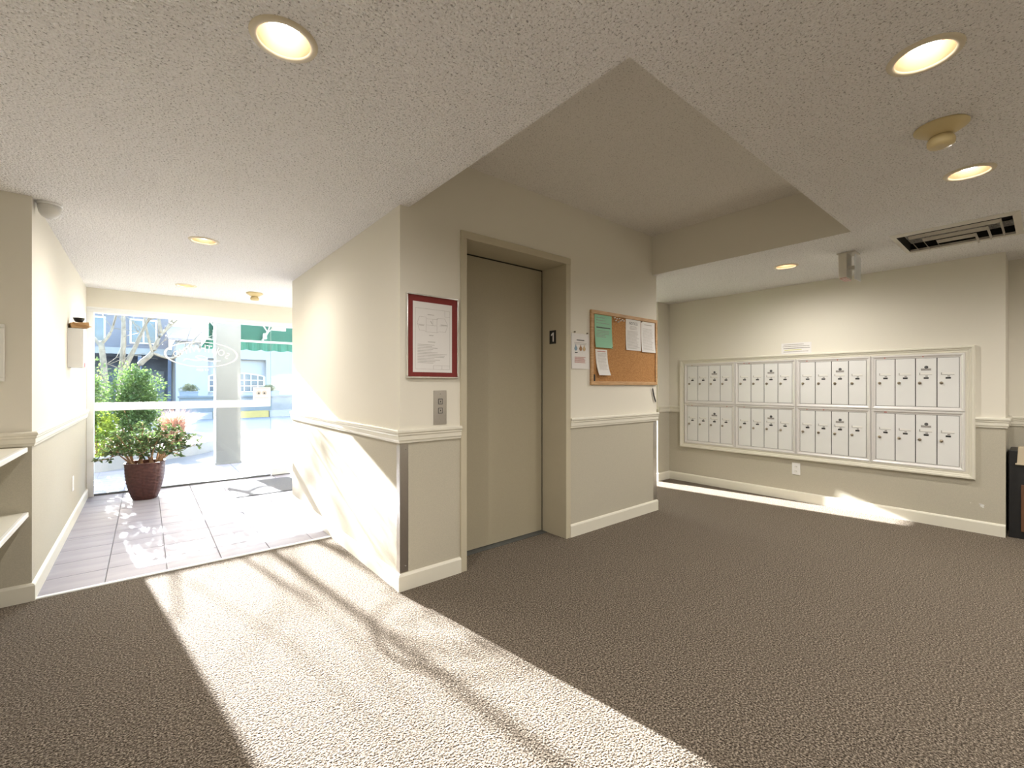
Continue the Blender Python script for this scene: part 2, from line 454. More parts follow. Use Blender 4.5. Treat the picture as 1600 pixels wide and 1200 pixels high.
# ceilings: a slab ring with holes for the downlights and the grille
DL = [(0.327, 1.49), (0.327, 3.92), (0.329, 5.79), (1.925, 0.25), (3.145, 0.245), (4.368, 1.472), (0.327, -0.95), (1.925, -1.2), (3.145, -1.2), (4.368, -0.9)]  # last four are unseen, added to brighten the elevator and mailbox walls
VENT = (4.10, 4.66, 0.13, 0.685)
x0, x1, y0, y1 = UN - .1, UR + .1, VB - .1, VG + .08
a0, a1, b0, b1 = 1.2024, 3.738, 0.857, V1 + .05
v = [(x, y, z) for z in (ZC, ZC + .1) for x, y in ((x0, y0), (x1, y0), (x1, y1), (x0, y1), (a0, b0), (a1, b0), (a1, b1), (a0, b1))]
f = []
for k in range(4):
    n = (k + 1) % 4
    f += [(k, n, 4 + n, 4 + k), (8 + k, 12 + k, 12 + n, 8 + n), (k, 8 + k, 8 + n, n), (4 + k, 4 + n, 12 + n, 12 + k)]
ceil = MB().add(v, f).build('ceiling', M['ceil'], org=(0, 0, 0))
cut = MB()
for (x, y) in DL:
    cut.lathe((x, y, 0), [(.078, ZC - .05), (.078, ZC + .2)], 32, smooth=False)
cut.box(VENT[0], VENT[1], VENT[2], VENT[3], ZC - .05, ZC + .2)
co = cut.build('cutter', M['ceil'], org=(0, 0, 0))
bo = ceil.modifiers.new('holes', 'BOOLEAN'); bo.operation = 'DIFFERENCE'; bo.object = co; bo.solver = 'EXACT'
dg = bpy.context.evaluated_depsgraph_get()
nm = bpy.data.meshes.new_from_object(ceil.evaluated_get(dg))
ceil.modifiers.clear(); ceil.data = nm
bpy.data.objects.remove(co, do_unlink=True)
tag(ceil, 'off-white stippled lobby ceiling', 'ceiling', kind='structure')
mb = MB().box(1.14, 3.80, .80, V1 + .06, ZT, ZT + .03)
S('ceiling_tray', 'raised smoother ceiling panel in front of the elevator', 'ceiling', mb, M['ceil_smooth'])
mb = MB().box(3.7375, 3.80, .80, V1 + .001, ZC + .0008, ZT).box(1.14, 1.2026, .80, V1, ZC + .1, ZT).box(1.14, 3.8, .80, .8572, ZC + .1, ZT)
S('wall_soffit', 'olive beige drop face around the raised ceiling', 'soffit', mb, M['wall'])
mb = MB().box(UN - .12, UR + .12, VB - .12, VG + .1, ZT + .05, ZT + .15)
S('roof', 'flat slab above the lobby ceiling', 'roof', mb, M['stucco'])

# ------------------------------------------------------------------ chair rails, baseboards
RAIL = [(0, .864), (.010, .864), (.012, .875), (.016, .882), (.016, .905), (.021, .912), (.021, .921), (.027, .927), (.027, .938), (.022, .945), (0, .945)]
BASE = [(0, 0), (.014, 0), (.014, .086), (.009, .096), (0, .10)]


def rail(name, p0, p1, n, label, prof=RAIL, cat='chair rail', m='trim', c0=0, c1=0):
    S(name, label, cat, MB().sweep(prof, p0, p1, n, c0=c0, c1=c1), M[m])


e = .027; g = .014
rail('trim_2', (U1, V1), (1.561, V1), (0, -1), 'chair rail between the block corner and the elevator door', c0=1)
rail('trim_3', (2.588, V1), (U2 + .01, V1), (0, -1), 'chair rail under the cork board')
rail('trim_4', (U1, V1), (U1, UA), (-1, 0), 'sunlit chair rail along the entrance side of the block', c0=1)
rail('trim_5', (UL, VT), (UL, VG - .06), (1, 0), 'white-lit chair rail on the entry wall behind the plant', c0=1)
rail('trim_6', (UN, VT), (UL, VT), (0, -1), 'chair rail just above the left shelves', c1=1)
rail('trim_7', (UM, VM0), (UM, .372), (-1, 0), 'short chair rail right of the mailboxes', c0=1)
rail('trim_8', (UM, 2.97), (UM, VM1), (-1, 0), 'short chair rail left of the mailboxes')
rail('trim_9', (UP, VM1), (UM, VM1), (0, -1), 'chair rail on the narrow return beside the passage')
rail('trim_10', (UR, VB), (UR, VM0), (-1, 0), 'chair rail in the shaded right recess')
rail('trim_11', (UM, VM0), (UR, VM0), (0, -1), 'chair rail on the mailbox wall end', c0=1)
bl = 'baseboard'
rail('baseboard_front', (U1, V1), (1.561, V1), (0, -1), 'baseboard below the call button panel', BASE, bl, c0=1)
rail('baseboard_corkboard', (2.588, V1), (U2 + .012, V1), (0, -1), 'baseboard below the cork board', BASE, bl)
rail('baseboard_entry', (U1, V1), (U1, UA), (-1, 0), 'sunlit baseboard along the block side', BASE, bl, c0=1)
rail('baseboard_left', (UL, VT), (UL, VG - .06), (1, 0), 'baseboard beside the entry tiles', BASE, bl, c0=1)
rail('baseboard_niche', (UN, VT), (UL, VT), (0, -1), 'baseboard under the left shelves', BASE, bl, c1=1)
rail('baseboard_right', (UM, VM0), (UM, VM1), (-1, 0), 'long baseboard below the mailboxes', BASE, bl)
rail('baseboard_return', (UP, VM1), (UM, VM1), (0, -1), 'short baseboard beside the passage', BASE, bl)
rail('baseboard_passage', (UP, VM1 - g), (UP, VG), (-1, 0), 'baseboard inside the bright passage', BASE, bl)

# ------------------------------------------------------------------ elevator door
d = empty('door_1', (2.07, V1, 0), 'plain khaki elevator door in a deep painted frame', 'elevator door', kind='structure')
fz = V1 - .012
MB().box(1.561, 1.606, fz, V1 + .26, 0, 2.156).build('frame_jamb', M['elev_frame'], d, .002)
MB().box(2.536, 2.588, fz, V1 + .26, 0, 2.156).build('frame_jamb', M['elev_frame'], d, .002)
MB().box(1.561, 2.588, fz - .002, V1 + .26, 2.156, 2.205).build('frame_head', M['elev_frame'], d, .002)
MB().box(1.55, 2.60, V1 + .27, V1 + .32, -.02, 2.25).build('shaft_shadow_gap', M['dark'], d)
dp = MB().box(1.58, 2.527, V1 + .258, V1 + .285, .008, 2.146).build('door_panel', M['elev'], d)
MB().lathe((1.664, V1 + .2575, 1.985), [(.006, -.002), (.006, .002)], 12, axis='y', smooth=False).build('keyhole', M['black'], dp)
MB().box(1.606, 2.536, V1 + .20, V1 + .27, -.01, .004).build('sill', M['track'], d)

# ------------------------------------------------------------------ entrance glazing
w1 = empty('window_1', (.4, VG, 0), 'large fixed entrance pane with a white horizontal bar', 'window', kind='structure')
MB().box(UL, 2.0, VG - .05, VG + .05, 1.997, 2.055).box(UL, 2.0, VG - .058, VG + .03, 2.030, 2.055).build('head_frame', M['aluwhite'], w1, .003)
MB().box(UL, -.434, VG - .045, VG + .045, 0, 1.997).build('side_frame', M['aluwhite'], w1, .003)
MB().box(-.434, 1.285, VG - .016, VG + .016, -.005, .022).build('bottom_track', M['track'], w1)
MB().box(-.434, 1.285, VG - .005, VG + .005, .020, 1.999).build('pane', M['glass'], w1)
MB().box(1.2855, 1.2885, VG - .005, VG + .005, .02, 1.999).build('pane_edge', M['glass_edge'], w1)
MB().box(-.434, 1.278, VG - .030, VG - .0055, .928, 1.015).build('push_bar', M['frost'], w1, .003)
d2 = empty('door_2', (1.64, VG, 0), 'frameless glass entrance door with small patch fittings', 'glass door', kind='structure')
MB().box(1.297, 1.995, VG - .005, VG + .005, .012, 1.990).build('pane', M['glass'], d2)
MB().box(1.300, 1.520, VG - .016, VG + .016, .008, .095).build('bottom_patch', M['aluwhite'], d2, .003)
MB().box(1.300, 1.470, VG - .016, VG + .016, 1.945, 1.997).build('top_patch', M['aluwhite'], d2, .003)
MB().box(1.29, 2.0, VG - .03, VG + .03, -.005, .007).build('threshold', M['track'], d2)
w2 = empty('window_2', ((4.28 + UP) / 2, VG, 0), 'tall side window at the end of the passage', 'window', kind='structure')
mb = MB().box(4.16, 4.20, VG - .03, VG + .04, 0, 2.00).box(UP - .04, UP, VG - .03, VG + .04, 0, 2.00).box(4.20, UP - .04, VG - .03, VG + .04, 1.96, 2.00).box(4.20, UP - .04, VG - .03, VG + .04, 0, .04)
mb.build('frame', M['aluwhite'], w2)
MB().box(4.20, UP - .04, VG - .004, VG + .004, .04, 1.96).build('pane', M['glass'], w2)
MB().box(U2, 4.16, VG - .004, VG + .004, 0, 2.00).build('added_fill_pane', M['frosted'], w2)  # unseen translucent pane, added to pass soft fill light to the mailboxes

# lettering on the glass, reversed as seen from inside
gs = empty('glass_lettering', (.538, VG - .006, 1.42), 'white oval sign lettered in reverse on the entrance glass', 'sign')
OC, OA, OB, gy = (.538, 1.586), .375, .156, VG - .0065
mb = MB(); n = 72; vv = []; ff = []
for i in range(n):
    t = 2 * math.pi * i / n
    wdt = .011 + .012 * abs(math.cos(t)) ** 2
    for s_ in (0, 1):
        vv.append((OC[0] + (OA - wdt * s_) * math.cos(t), gy, OC[1] + (OB - (.010 + .002 * abs(math.cos(t))) * s_) * math.sin(t)))
for i in range(n):
    j = (i + 1) % n
    ff.append((2 * i, 2 * j, 2 * j + 1, 2 * i + 1))
mb.add(vv, ff)
mb.build('oval_ring', M['decal'], gs)
mb = MB()
word = 'SOUTHWYND'
for i, ch in enumerate(word):
    q = (i - 4) / 4.0
    tv, tf = text_mesh(ch, .115 - .02 * abs(q))
    cx = OC[0] - q * .255; cz = OC[1] + .072 - .082 * q * q
    a = q * .42
    pts = []
    for p in tv:
        x, z = -p.x * .95, p.y * 1.15
        pts.append((cx + x * math.cos(a) - z * math.sin(a), gy, cz + x * math.sin(a) + z * math.cos(a)))
    mb.add(pts, tf)
mb.build('letters', M['decal'], gs, fix=False)
mb = MB()
fl1 = [(-.19, -.05), (-.10, -.062), (.0, -.045), (.07, -.012), (.02, .004), (-.05, -.025), (.04, -.055), (.11, -.05), (.16, -.04), (.19, -.065)]
def spl(pts, k=8):
    out = []
    P = [pts[0]] + pts + [pts[-1]]
    for i in range(1, len(P) - 2):
        for s_ in range(k):
            t = s_ / k
            out.append(tuple(.5 * (2 * P[i][c] + (P[i+1][c] - P[i-1][c]) * t + (2*P[i-1][c] - 5*P[i][c] + 4*P[i+1][c] - P[i+2][c]) * t*t + (3*P[i][c] - P[i-1][c] - 3*P[i+1][c] + P[i+2][c]) * t**3) for c in range(len(P[0]))))
    out.append(pts[-1]); return out
mb.tube([(OC[0] - x, gy, OC[1] + z - .02) for x, z in spl(fl1)], .004, 5)
mb.build('flourish', M['decal'], gs)
mb = MB()
for i, (x, hh) in enumerate([(-.055, .02), (-.03, .024), (.0, .028), (.028, .024), (.055, .02)]):
    mb.box(OC[0] + x - .007, OC[0] + x + .007, gy - .0005, gy, 1.398 - hh / 2, 1.398 + hh / 2)
mb.build('number_marks', M['decal'], gs)
st = MB().box(1.078, 1.283, VG - .0075, VG - .0055, 1.012, 1.180).build('window_sticker', M['paper'])
tag(st, 'small pale sticker with two round eyes on the glass', 'sticker')
for x in (1.145, 1.211):
    ey = MB().lathe((x, VG - .008, 1.108), [(.032, -.0006), (.032, .0004)], 24, axis='y', smooth=False).build('eye', M['ink_faint'], st)
    MB().lathe((x, VG - .0088, 1.104), [(.012, -.0006), (.012, .0004)], 16, axis='y', smooth=False).build('pupil', M['ink'], ey)
for z in (1.163, 1.044):
    MB().box(1.10, 1.26, VG - .0080, VG - .0074, z - .003, z + .003).build('print', M['ink_red'], st)

# ------------------------------------------------------------------ mailboxes
def picture_frame(mb, y0, y1, z0, z1, xb, prof, m=0):
    """mitred frame in a plane facing -x; prof (inset from the outer edge, height above xb)"""
    n = len(prof); c = [(y0, z0, 1, 1), (y1, z0, -1, 1), (y1, z1, -1, -1), (y0, z1, 1, -1)]
    vs_ = [(xb - h, y + sy * i, z + sz * i) for (y, z, sy, sz) in c for i, h in prof]
    fs = []
    for k in range(4):
        k2 = (k + 1) % 4
        for i in range(n - 1):
            fs.append((k * n + i, k2 * n + i, k2 * n + i + 1, k * n + i + 1))
    mb.add(vs_, fs, m)


SURV = (.372, 2.970); SURZ = (.432, 1.534)
IV = (.428, 2.910); IZ = (.487, 1.478)
mb = MB()
picture_frame(mb, SURV[0], SURV[1], SURZ[0], SURZ[1], UM,
              [(0, 0), (0, .024), (.006, .030), (.018, .030), (.021, .022), (.033, .020), (.036, .014), (.046, .013), (.050, .017), (.057, .014), (.057, 0)])
su = mb.build('mailbox_surround', M['trim'])
tag(su, 'wide khaki moulding frame around the whole bank of mailboxes', 'moulding')
UW, UH = (IV[1] - IV[0]) / 4, (IZ[1] - IZ[0]) / 2
unit = empty('mailbox_unit', (UM, 0, 0), 'x', 'mailboxes', 'aluminium mailbox panels of four doors')
mb = MB(); hw = UW / 2
picture_frame(mb, -hw + .001, hw - .001, 0.001, UH - .001, UM, [(0, 0), (0, .014), (.004, .020), (.014, .020), (.019, .016), (.026, .013), (.034, .012), (.034, .002)])
mb.box(UM - .004, UM - .001, -hw + .03, hw - .03, .03, UH - .03, 1)
mb.build('frame', [M['mailframe'], M['dark']], unit)
DW = (UW - .070) / 4
for k in range(4):
    y1 = hw - .035 - k * DW; y0 = y1 - DW
    dm = MB().box(UM - .0115, UM - .004, y0 + .003, y1 - .003, .0375, UH - .0375)
    do = dm.build('door', M['mail'], unit, .0012)
    ly = y1 - .022; lz = .243
    MB().lathe((UM - .0115, ly - .006, lz), [(.012, 0), (.012, -.006), (.010, -.008), (.005, -.0085), (.005, -.013)], 16, axis='x').box(UM - .030, UM - .0195, ly - .0085, ly - .0035, lz - .004, lz + .004).build('lock', M['brass'], do)
    MB().box(UM - .0135, UM - .0112, y0 + .030, y1 - .028, lz + .072, lz + .088).box(UM - .0140, UM - .0112, y1 - .031, y1 - .026, lz + .070, lz + .090, 1).box(UM - .0134, UM - .0112, y0 + .030, y1 - .028, lz + .0695, lz + .0718, 1).build('name_slot', [M['white'], M['ink_grey']], do)
    MB().box(UM - .0128, UM - .0112, (y0 + y1) / 2 - .017, (y0 + y1) / 2 + .015, lz + .036, lz + .050).build('number_tag', M['black'], do)
    MB().box(UM - .0128, UM - .0112, (y0 + y1) / 2 - .012, (y0 + y1) / 2 + .004, lz + .054, lz + .064).build('number_print', M['ink_grey'], do)
    if k == 2:
        cy = (y0 + y1) / 2
        MB().box(UM - .0130, UM - .0112, cy - .033, cy + .033, lz + .108, lz + .126).build('emblem_bar', M['ink_grey'], do)
        MB().lathe((UM - .0115, cy - .002, lz + .137), [(.013, 0), (.013, -.0015), (.006, -.0015), (.006, -.0005)], 20, axis='x', smooth=False).build('emblem_ring', M['ink'], do)
cols = ['first', 'second', 'third', 'fourth']
dots = {(0, 0): .10, (1, 0): .155, (2, 0): .36, (3, 0): .36, (0, 1): .53, (2, 1): .245, (3, 1): .11}
for r in (0, 1):
    for c in range(4):
        u_ = unit if (r, c) == (0, 0) else copy_tree(unit)
        y = IV[1] - (c + .5) * UW; z = IZ[0] + (1 - r) * UH
        u_.location = (UM, y, z); ORG[u_] = Vector((UM, y, z))
        u_['label'] = 'panel of four white mailbox doors, %s from the left in the %s row' % (cols[c], ('upper', 'lower')[r])
        if (c, r) in dots:
            yy = y + hw - dots[(c, r)]
            MB().lathe((UM - .0125, yy, z + UH - .022), [(.005, 0), (.005, -.004)], 12, axis='x', smooth=False).build('red_dot', M['greentag'], u_)

# small note and outlet on the mailbox wall
def lines(mb, face, a0, a1, z1, z0, n, rng, at_, t=.0006, h=.004, fill=(.55, 1.0), left=True):
    """broken rows of print: face 'v' (plane y=at_, runs in x) or 'u' (plane x=at_, runs in y)"""
    for i in range(n):
        z = z1 - (z1 - z0) * i / max(1, n - 1)
        w = (a1 - a0) * rng.uniform(*fill)
        s0 = a0 if left else (a0 + a1 - w) / 2
        if face == 'v': mb.box(s0, s0 + w, at_ - t, at_, z - h / 2, z + h / 2)
        else: mb.box(at_ - t, at_, s0, s0 + w, z - h / 2, z + h / 2)
    return mb


rng = random.Random(4)
nt_ = MB().box(UM - .004, UM - .001, 1.533, 1.810, 1.538, 1.652).build('paper_notice', M['paper'])
tag(nt_, 'narrow white note taped above the mailboxes', 'notice')
for i, (z, a, b_, mm) in enumerate([(1.634, 1.60, 1.79, 'ink_faint'), (1.616, 1.55, 1.795, 'ink_faint'), (1.596, 1.545, 1.79, 'ink_grey'), (1.578, 1.62, 1.78, 'highlight'), (1.560, 1.56, 1.79, 'ink_faint')]):
    MB().box(UM - .0046, UM - .004, a, b_, z - .004, z + .004).build('print_line', M[mm], nt_)
ol = MB().box(UM - .006, UM, 1.633, 1.709, .272, .396).build('power_outlet', M['plastic'], None, .002)
tag(ol, 'white wall outlet below the mailboxes', 'outlet')
for z in (.305, .352):
    s_ = MB().lathe((UM - .006, 1.671, z), [(.017, .001), (.017, -.002)], 20, axis='x', smooth=False).build('socket', M['white'], ol)
    MB().box(UM - .0086, UM - .0078, 1.663, 1.6655, z, z + .009).build('slot', M['black'], s_)
    MB().box(UM - .0086, UM - .0078, 1.6765, 1.679, z, z + .009).build('slot', M['black'], s_)
sc = MB()
for (a, b_, w, h) in [(.335, .225, .012, .016), (.345, .236, .008, .006), (.330, .212, .007, .006), (.40, .235, .003, .003)]:
    sc.poly([(UM - .0006, a + w * math.cos(t) * (1 + .3 * math.sin(3 * t)), b_ + h * math.sin(t) * (1 + .3 * math.cos(2 * t))) for t in [k * .6283 for k in range(10)]], (-.0004, 0, 0))
o = sc.build('paint_chip', M['white'])
tag(o, 'chipped white marks low on the wall right of the mailboxes', 'paint chips', kind='stuff')

# ------------------------------------------------------------------ things on the elevator wall
fp = V1 - .001
ev = empty('framed_plan', (1.36, V1, 1.247), 'evacuation plan in a silver frame with a red mat', 'framed notice')
for (a, b_, c, d_) in [(1.178, 1.535, 1.247, 1.257), (1.178, 1.535, 1.742, 1.752), (1.178, 1.187, 1.257, 1.742), (1.526, 1.535, 1.257, 1.742)]:
    MB().box(a, b_, V1 - .022, fp, c, d_).build('frame_bar', M['chrome'], ev, .002)
MB().box(1.186, 1.527, V1 - .010, V1 - .002, 1.256, 1.743).build('mat_board', M['matboard'], ev)
sh = MB().box(1.222, 1.492, V1 - .0115, V1 - .010, 1.283, 1.707).build('sheet', M['paper'], ev)
mb = MB(); y = V1 - .0116; t = .0004
def bar(a, b_, w=.0014):
    a, b_ = Vector((a[0], y, a[1])), Vector((b_[0], y, b_[1])); d_ = (b_ - a)
    mb.obox((a + b_) / 2, d_, (0, 1, 0), d_.cross(Vector((0, 1, 0))), d_.length / 2, t, w / 2)
for q in [((1.238, 1.302), (1.476, 1.302)), ((1.476, 1.302), (1.476, 1.668)), ((1.476, 1.668), (1.238, 1.668)), ((1.238, 1.668), (1.238, 1.302))]: bar(*q)
px = [(1.250, 1.58), (1.265, 1.618), (1.31, 1.618), (1.31, 1.608), (1.39, 1.608), (1.39, 1.618), (1.44, 1.618), (1.462, 1.58), (1.445, 1.535), (1.40, 1.535), (1.385, 1.528), (1.31, 1.528), (1.30, 1.535), (1.265, 1.535)]
for i in range(len(px)): bar(px[i], px[(i + 1) % len(px)])
for q in [((1.25, 1.572), (1.30, 1.572)), ((1.40, 1.572), (1.46, 1.572)), ((1.31, 1.528), (1.31, 1.618)), ((1.355, 1.57), (1.355, 1.608)), ((1.385, 1.528), (1.385, 1.618)), ((1.31, 1.57), (1.385, 1.57)),
          ((1.440, 1.668), (1.440, 1.630)), ((1.440, 1.630), (1.476, 1.630)), ((1.36, 1.325), (1.476, 1.325)), ((1.36, 1.325), (1.36, 1.302)), ((1.42, 1.325), (1.42, 1.302))]: bar(*q)
for q in [((1.26, 1.566), (1.295, 1.566)), ((1.41, 1.578), (1.455, 1.578)), ((1.34, 1.596), (1.35, 1.580)), ((1.32, 1.634), (1.365, 1.634)), ((1.33, 1.508), (1.36, 1.508)), ((1.322, 1.468), (1.372, 1.468))]: bar(*q, w=.004)
mb.build('plan_drawing', M['ink_faint'], sh)
mb = lines(MB(), 'v', 1.252, 1.465, 1.450, 1.340, 13, rng, y, h=.0028, fill=(.4, 1.0))
tag(mb.build('print', M['ink_faint'], sh), kind='stuff')

cp = MB().box(1.366, 1.456, V1 - .006, fp, .960, 1.172).build('call_panel', M['steel'], None, .001)
tag(cp, 'steel call button plate with up and down buttons beside the elevator', 'call panel')
for z, up in ((1.103, 1), (1.046, -1)):
    b_ = MB().box(1.400, 1.424, V1 - .0085, V1 - .005, z - .0135, z + .0135).build('button', M['steel'], cp, .001)
    MB().poly([(1.407, V1 - .0088, z - .005 * up), (1.417, V1 - .0088, z - .005 * up), (1.412, V1 - .0088, z + .006 * up)], (0, .0004, 0)).build('arrow', M['black'], b_)
    MB().box(1.396, 1.428, V1 - .0065, V1 - .0055, z - .0175, z + .0175).build('button_bezel', M['ink'], cp)
MB().lathe((1.411, V1 - .006, 1.150), [(.0025, .001), (.0025, -.001)], 10, axis='y', smooth=False).build('screw', M['ink'], cp)

np_ = MB().box(2.5335, 2.536, V1 + .099, V1 + .172, 1.540, 1.648).build('floor_number_plate', M['black'])
tag(np_, 'black plate with a white 1 on the elevator jamb', 'sign')
mb = MB().poly([(2.5334, V1 + .134 - x, 1.594 + z) for x, z in [(-.002, -.037), (.012, -.037), (.012, .037), (.001, .037), (-.020, .022), (-.020, .010), (-.002, .018)]], (-.0006, 0, 0))
mb.build('numeral', M['paper'], np_, fix=False)


def sheet(name, label, u0, u1, z0, z1, m, off=.012, tilt=0.0, curl=.012, cat='notice'):
    mb = MB(); n = 7; vs_ = []
    for i in range(n):
        t_ = i / (n - 1); z = z1 + (z0 - z1) * t_; o_ = off + curl * t_ ** 3
        vs_ += [(u0 + tilt * t_, V1 - o_, z), (u1 + tilt * t_, V1 - o_, z)]
    k = len(vs_)
    vs_ += [(p[0], p[1] + .0008, p[2]) for p in vs_]
    fs = []
    for i in range(n - 1):
        a = 2 * i
        fs += [(a, a + 1, a + 3, a + 2), (k + a, k + a + 2, k + a + 3, k + a + 1), (a, a + 2, k + a + 2, k + a), (a + 1, k + a + 1, k + a + 3, a + 3)]
    fs += [(0, k, k + 1, 1), (k - 2, k - 1, 2 * k - 1, 2 * k - 2)]
    mb.add(vs_, fs)
    o_ = mb.build(name, m)
    return tag(o_, label, cat)


cb = empty('cork_board', (3.315, V1, 1.208), 'cork notice board in a thin oak frame', 'notice board')
CB = (2.828, 3.800, 1.208, 1.832); w = .030
MB().box(CB[0], CB[1], V1 - .020, fp, CB[2], CB[2] + w).build('frame_rail', M['oak'], cb, .003)
MB().box(CB[0], CB[1], V1 - .020, fp, CB[3] - w, CB[3]).build('frame_rail', M['oak'], cb, .003)
MB().box(CB[0], CB[0] + w, V1 - .020, fp, CB[2] + w, CB[3] - w).build('frame_stile', M['oak'], cb, .003)
MB().box(CB[1] - w, CB[1], V1 - .020, fp, CB[2] + w, CB[3] - w).build('frame_stile', M['oak'], cb, .003)
MB().box(CB[0] + w - .004, CB[1] - w + .004, V1 - .010, V1 - .002, CB[2] + w - .004, CB[3] - w + .004).build('cork_panel', M['cork'], cb)

s1 = sheet('printed_sheet', 'green printed sheet at the top left of the cork board', 2.876, 3.104, 1.522, 1.800, M['paper_green'], .0115, .004)
mb = MB(); lines(mb, 'v', 2.90, 3.08, 1.775, 1.73, 3, rng, V1 - .0118, h=.004); lines(mb, 'v', 2.90, 3.08, 1.665, 1.60, 6, rng, V1 - .0148, h=.004)
tag(mb.build('print', M['ink_grey'], s1), kind='stuff')
MB().box(2.90, 3.085, V1 - .0126, V1 - .0118, 1.688, 1.697).build('heading_rule', M['ink'], s1)
s2 = sheet('printed_sheet', 'small white flyer hanging at the lower left of the cork board', 2.888, 3.042, 1.290, 1.508, M['paper'], .0115, .016, .03)
mb = MB(); lines(mb, 'v', 2.915, 3.03, 1.475, 1.34, 15, rng, V1 - .0118, h=.003, fill=(.8, 1)); 
for i_, p in enumerate(mb.v):
    t_ = (1.508 - p[2]) / .218
    mb.v[i_] = (p[0] + .016 * t_, p[1] - .03 * t_ ** 3, p[2])
tag(mb.build('print', M['ink_faint'], s2), kind='stuff')
MB().box(2.912, 3.02, V1 - .0124, V1 - .0116, 1.487, 1.494).build('heading', M['ink_red'], s2)
s3 = sheet('printed_sheet', 'white sheet headed NOTICE on the cork board', 3.306, 3.532, 1.522, 1.803, M['paper'], .0115, .0, .006)
tv, tf = text_mesh('NOTICE', .036)
mb = MB(); mb.add([(3.419 + p.x, V1 - .0120, 1.765 + p.y) for p in tv], tf); mb.build('heading', M['ink'], s3, fix=False)
mb = MB(); lines(mb, 'v', 3.36, 3.48, 1.738, 1.715, 3, rng, V1 - .0118, h=.004, left=False); lines(mb, 'v', 3.325, 3.51, 1.695, 1.54, 16, rng, V1 - .0128, t=.001, h=.003, fill=(.75, 1))
for i_, p in enumerate(mb.v):
    t_ = max(0, (1.803 - p[2]) / .281); mb.v[i_] = (p[0], p[1] - .006 * t_ ** 3 + .0008, p[2])
tag(mb.build('print', M['ink_faint'], s3), kind='stuff')
s4 = sheet('printed_sheet', 'white typed sheet at the right end of the cork board', 3.540, 3.762, 1.515, 1.800, M['paper'], .0115, .0, .012)
mb = MB(); lines(mb, 'v', 3.565, 3.74, 1.735, 1.54, 20, rng, V1 - .0118, h=.003, fill=(.8, 1))
lines(mb, 'v', 3.59, 3.71, 1.772, 1.772, 1, rng, V1 - .0118, h=.007, fill=(1, 1))
for i_, p in enumerate(mb.v):
    t_ = max(0, (1.80 - p[2]) / .285); mb.v[i_] = (p[0], p[1] - .012 * t_ ** 3 + .0002, p[2])
tag(mb.build('print', M['ink_faint'], s4), kind='stuff')
s5 = sheet('printed_sheet', 'white notice with three small drop pictures left of the cork board', 2.604, 2.818, 1.338, 1.622, M['paper'], .003, .004, .004)
y = V1 - .0056
mb = MB(); mb.box(2.665, 2.755, y - .0006, y + .001, 1.566, 1.573); mb.build('heading', M['ink'], s5)
mb = MB(); lines(mb, 'v', 2.635, 2.785, 1.548, 1.536, 2, rng, y, t=.001, h=.003, fill=(.8, 1), left=False); tag(mb.build('print', M['ink_faint'], s5), kind='stuff')
for x_, mm in ((2.655, 'blueprint'), (2.713, 'brownprint'), (2.755, 'tanprint')):
    MB().poly([(x_ + .017 * math.sin(a) * (1 - .5 * max(0, math.cos(a))), y - .0008, 1.503 + .020 * math.cos(a) + (.012 if k == 0 else 0)) for k, a in enumerate([i * .5236 for i in range(12)])], (0, .0015, 0)).build('drop_picture', M[mm], s5)
mb = MB(); lines(mb, 'v', 2.64, 2.77, 1.432, 1.388, 7, rng, y, t=.0016, h=.003, fill=(.85, 1)); tag(mb.build('red_print', M['ink_red'], s5), kind='stuff')
MB().box(2.645, 2.675, y - .001, y + .001, 1.466, 1.472).build('caption', M['ink'], s5)

for i, (x_, z) in enumerate([(3.135, 1.792), (3.150, 1.768), (3.165, 1.785), (3.185, 1.760), (3.20, 1.789), (3.215, 1.772), (3.24, 1.783), (3.262, 1.775)]):
    MB().lathe((x_, V1 - .010, z), [(.002, 0), (.002, -.004), (.006, -.005), (.004, -.012), (.006, -.016), (.002, -.0165)], 10, axis='y').build('push_pin', M['plastic'])
    tag(COL.objects[-1], '%s clear push pin from the left in the cluster on the cork board' % ['first', 'second', 'third', 'fourth', 'fifth', 'sixth', 'seventh', 'eighth'][i], 'push pin', 'spare push pins')
for x_, z, lab in ((3.536, 1.812 - .018, 'dark push pin between the two white sheets'), (3.098, 1.530, 'dark push pin at the bottom corner of the green sheet'), (2.64, 1.632, 'left dark pin above the drop picture notice'), (2.79, 1.630, 'right dark pin above the drop picture notice')):
    yy = V1 - (.010 if x_ > 2.83 else 0)
    MB().lathe((x_, yy, z), [(.003, 0), (.003, -.006), (.006, -.007), (.005, -.016), (.003, -.017)], 10, axis='y').build('push_pin', M['brass'])
    tag(COL.objects[-1], lab, 'push pin')
pn = empty('hanging_pen', (3.755, V1, 1.04), 'black pen hanging below the right end of the cork board', 'pen')
MB().tube([(3.735, V1 - .012, 1.150), (3.750, V1 - .012, 1.105), (3.778, V1 - .012, 1.050), (3.781, V1 - .012, 1.042)], [.0055, .006, .0055, .001], 8).build('barrel', M['black'], pn)
MB().tube([(3.728, V1 - .012, 1.178), (3.735, V1 - .012, 1.150)], [.0045, .0065], 8).build('cap', M['black'], pn)
MB().tube([(3.728, V1 - .012, 1.178), (3.735, V1 - .010, 1.20), (3.742, V1 - .012, 1.215)], .0012, 5).build('string', M['ink_grey'], pn)
ck = MB().box(2.862, 2.876, V1 - .022, V1 - .0105, 1.240, 1.296).build('marker_pen', M['black'], None, .003)
tag(ck, 'short black marker in the lower left corner of the cork board', 'marker')

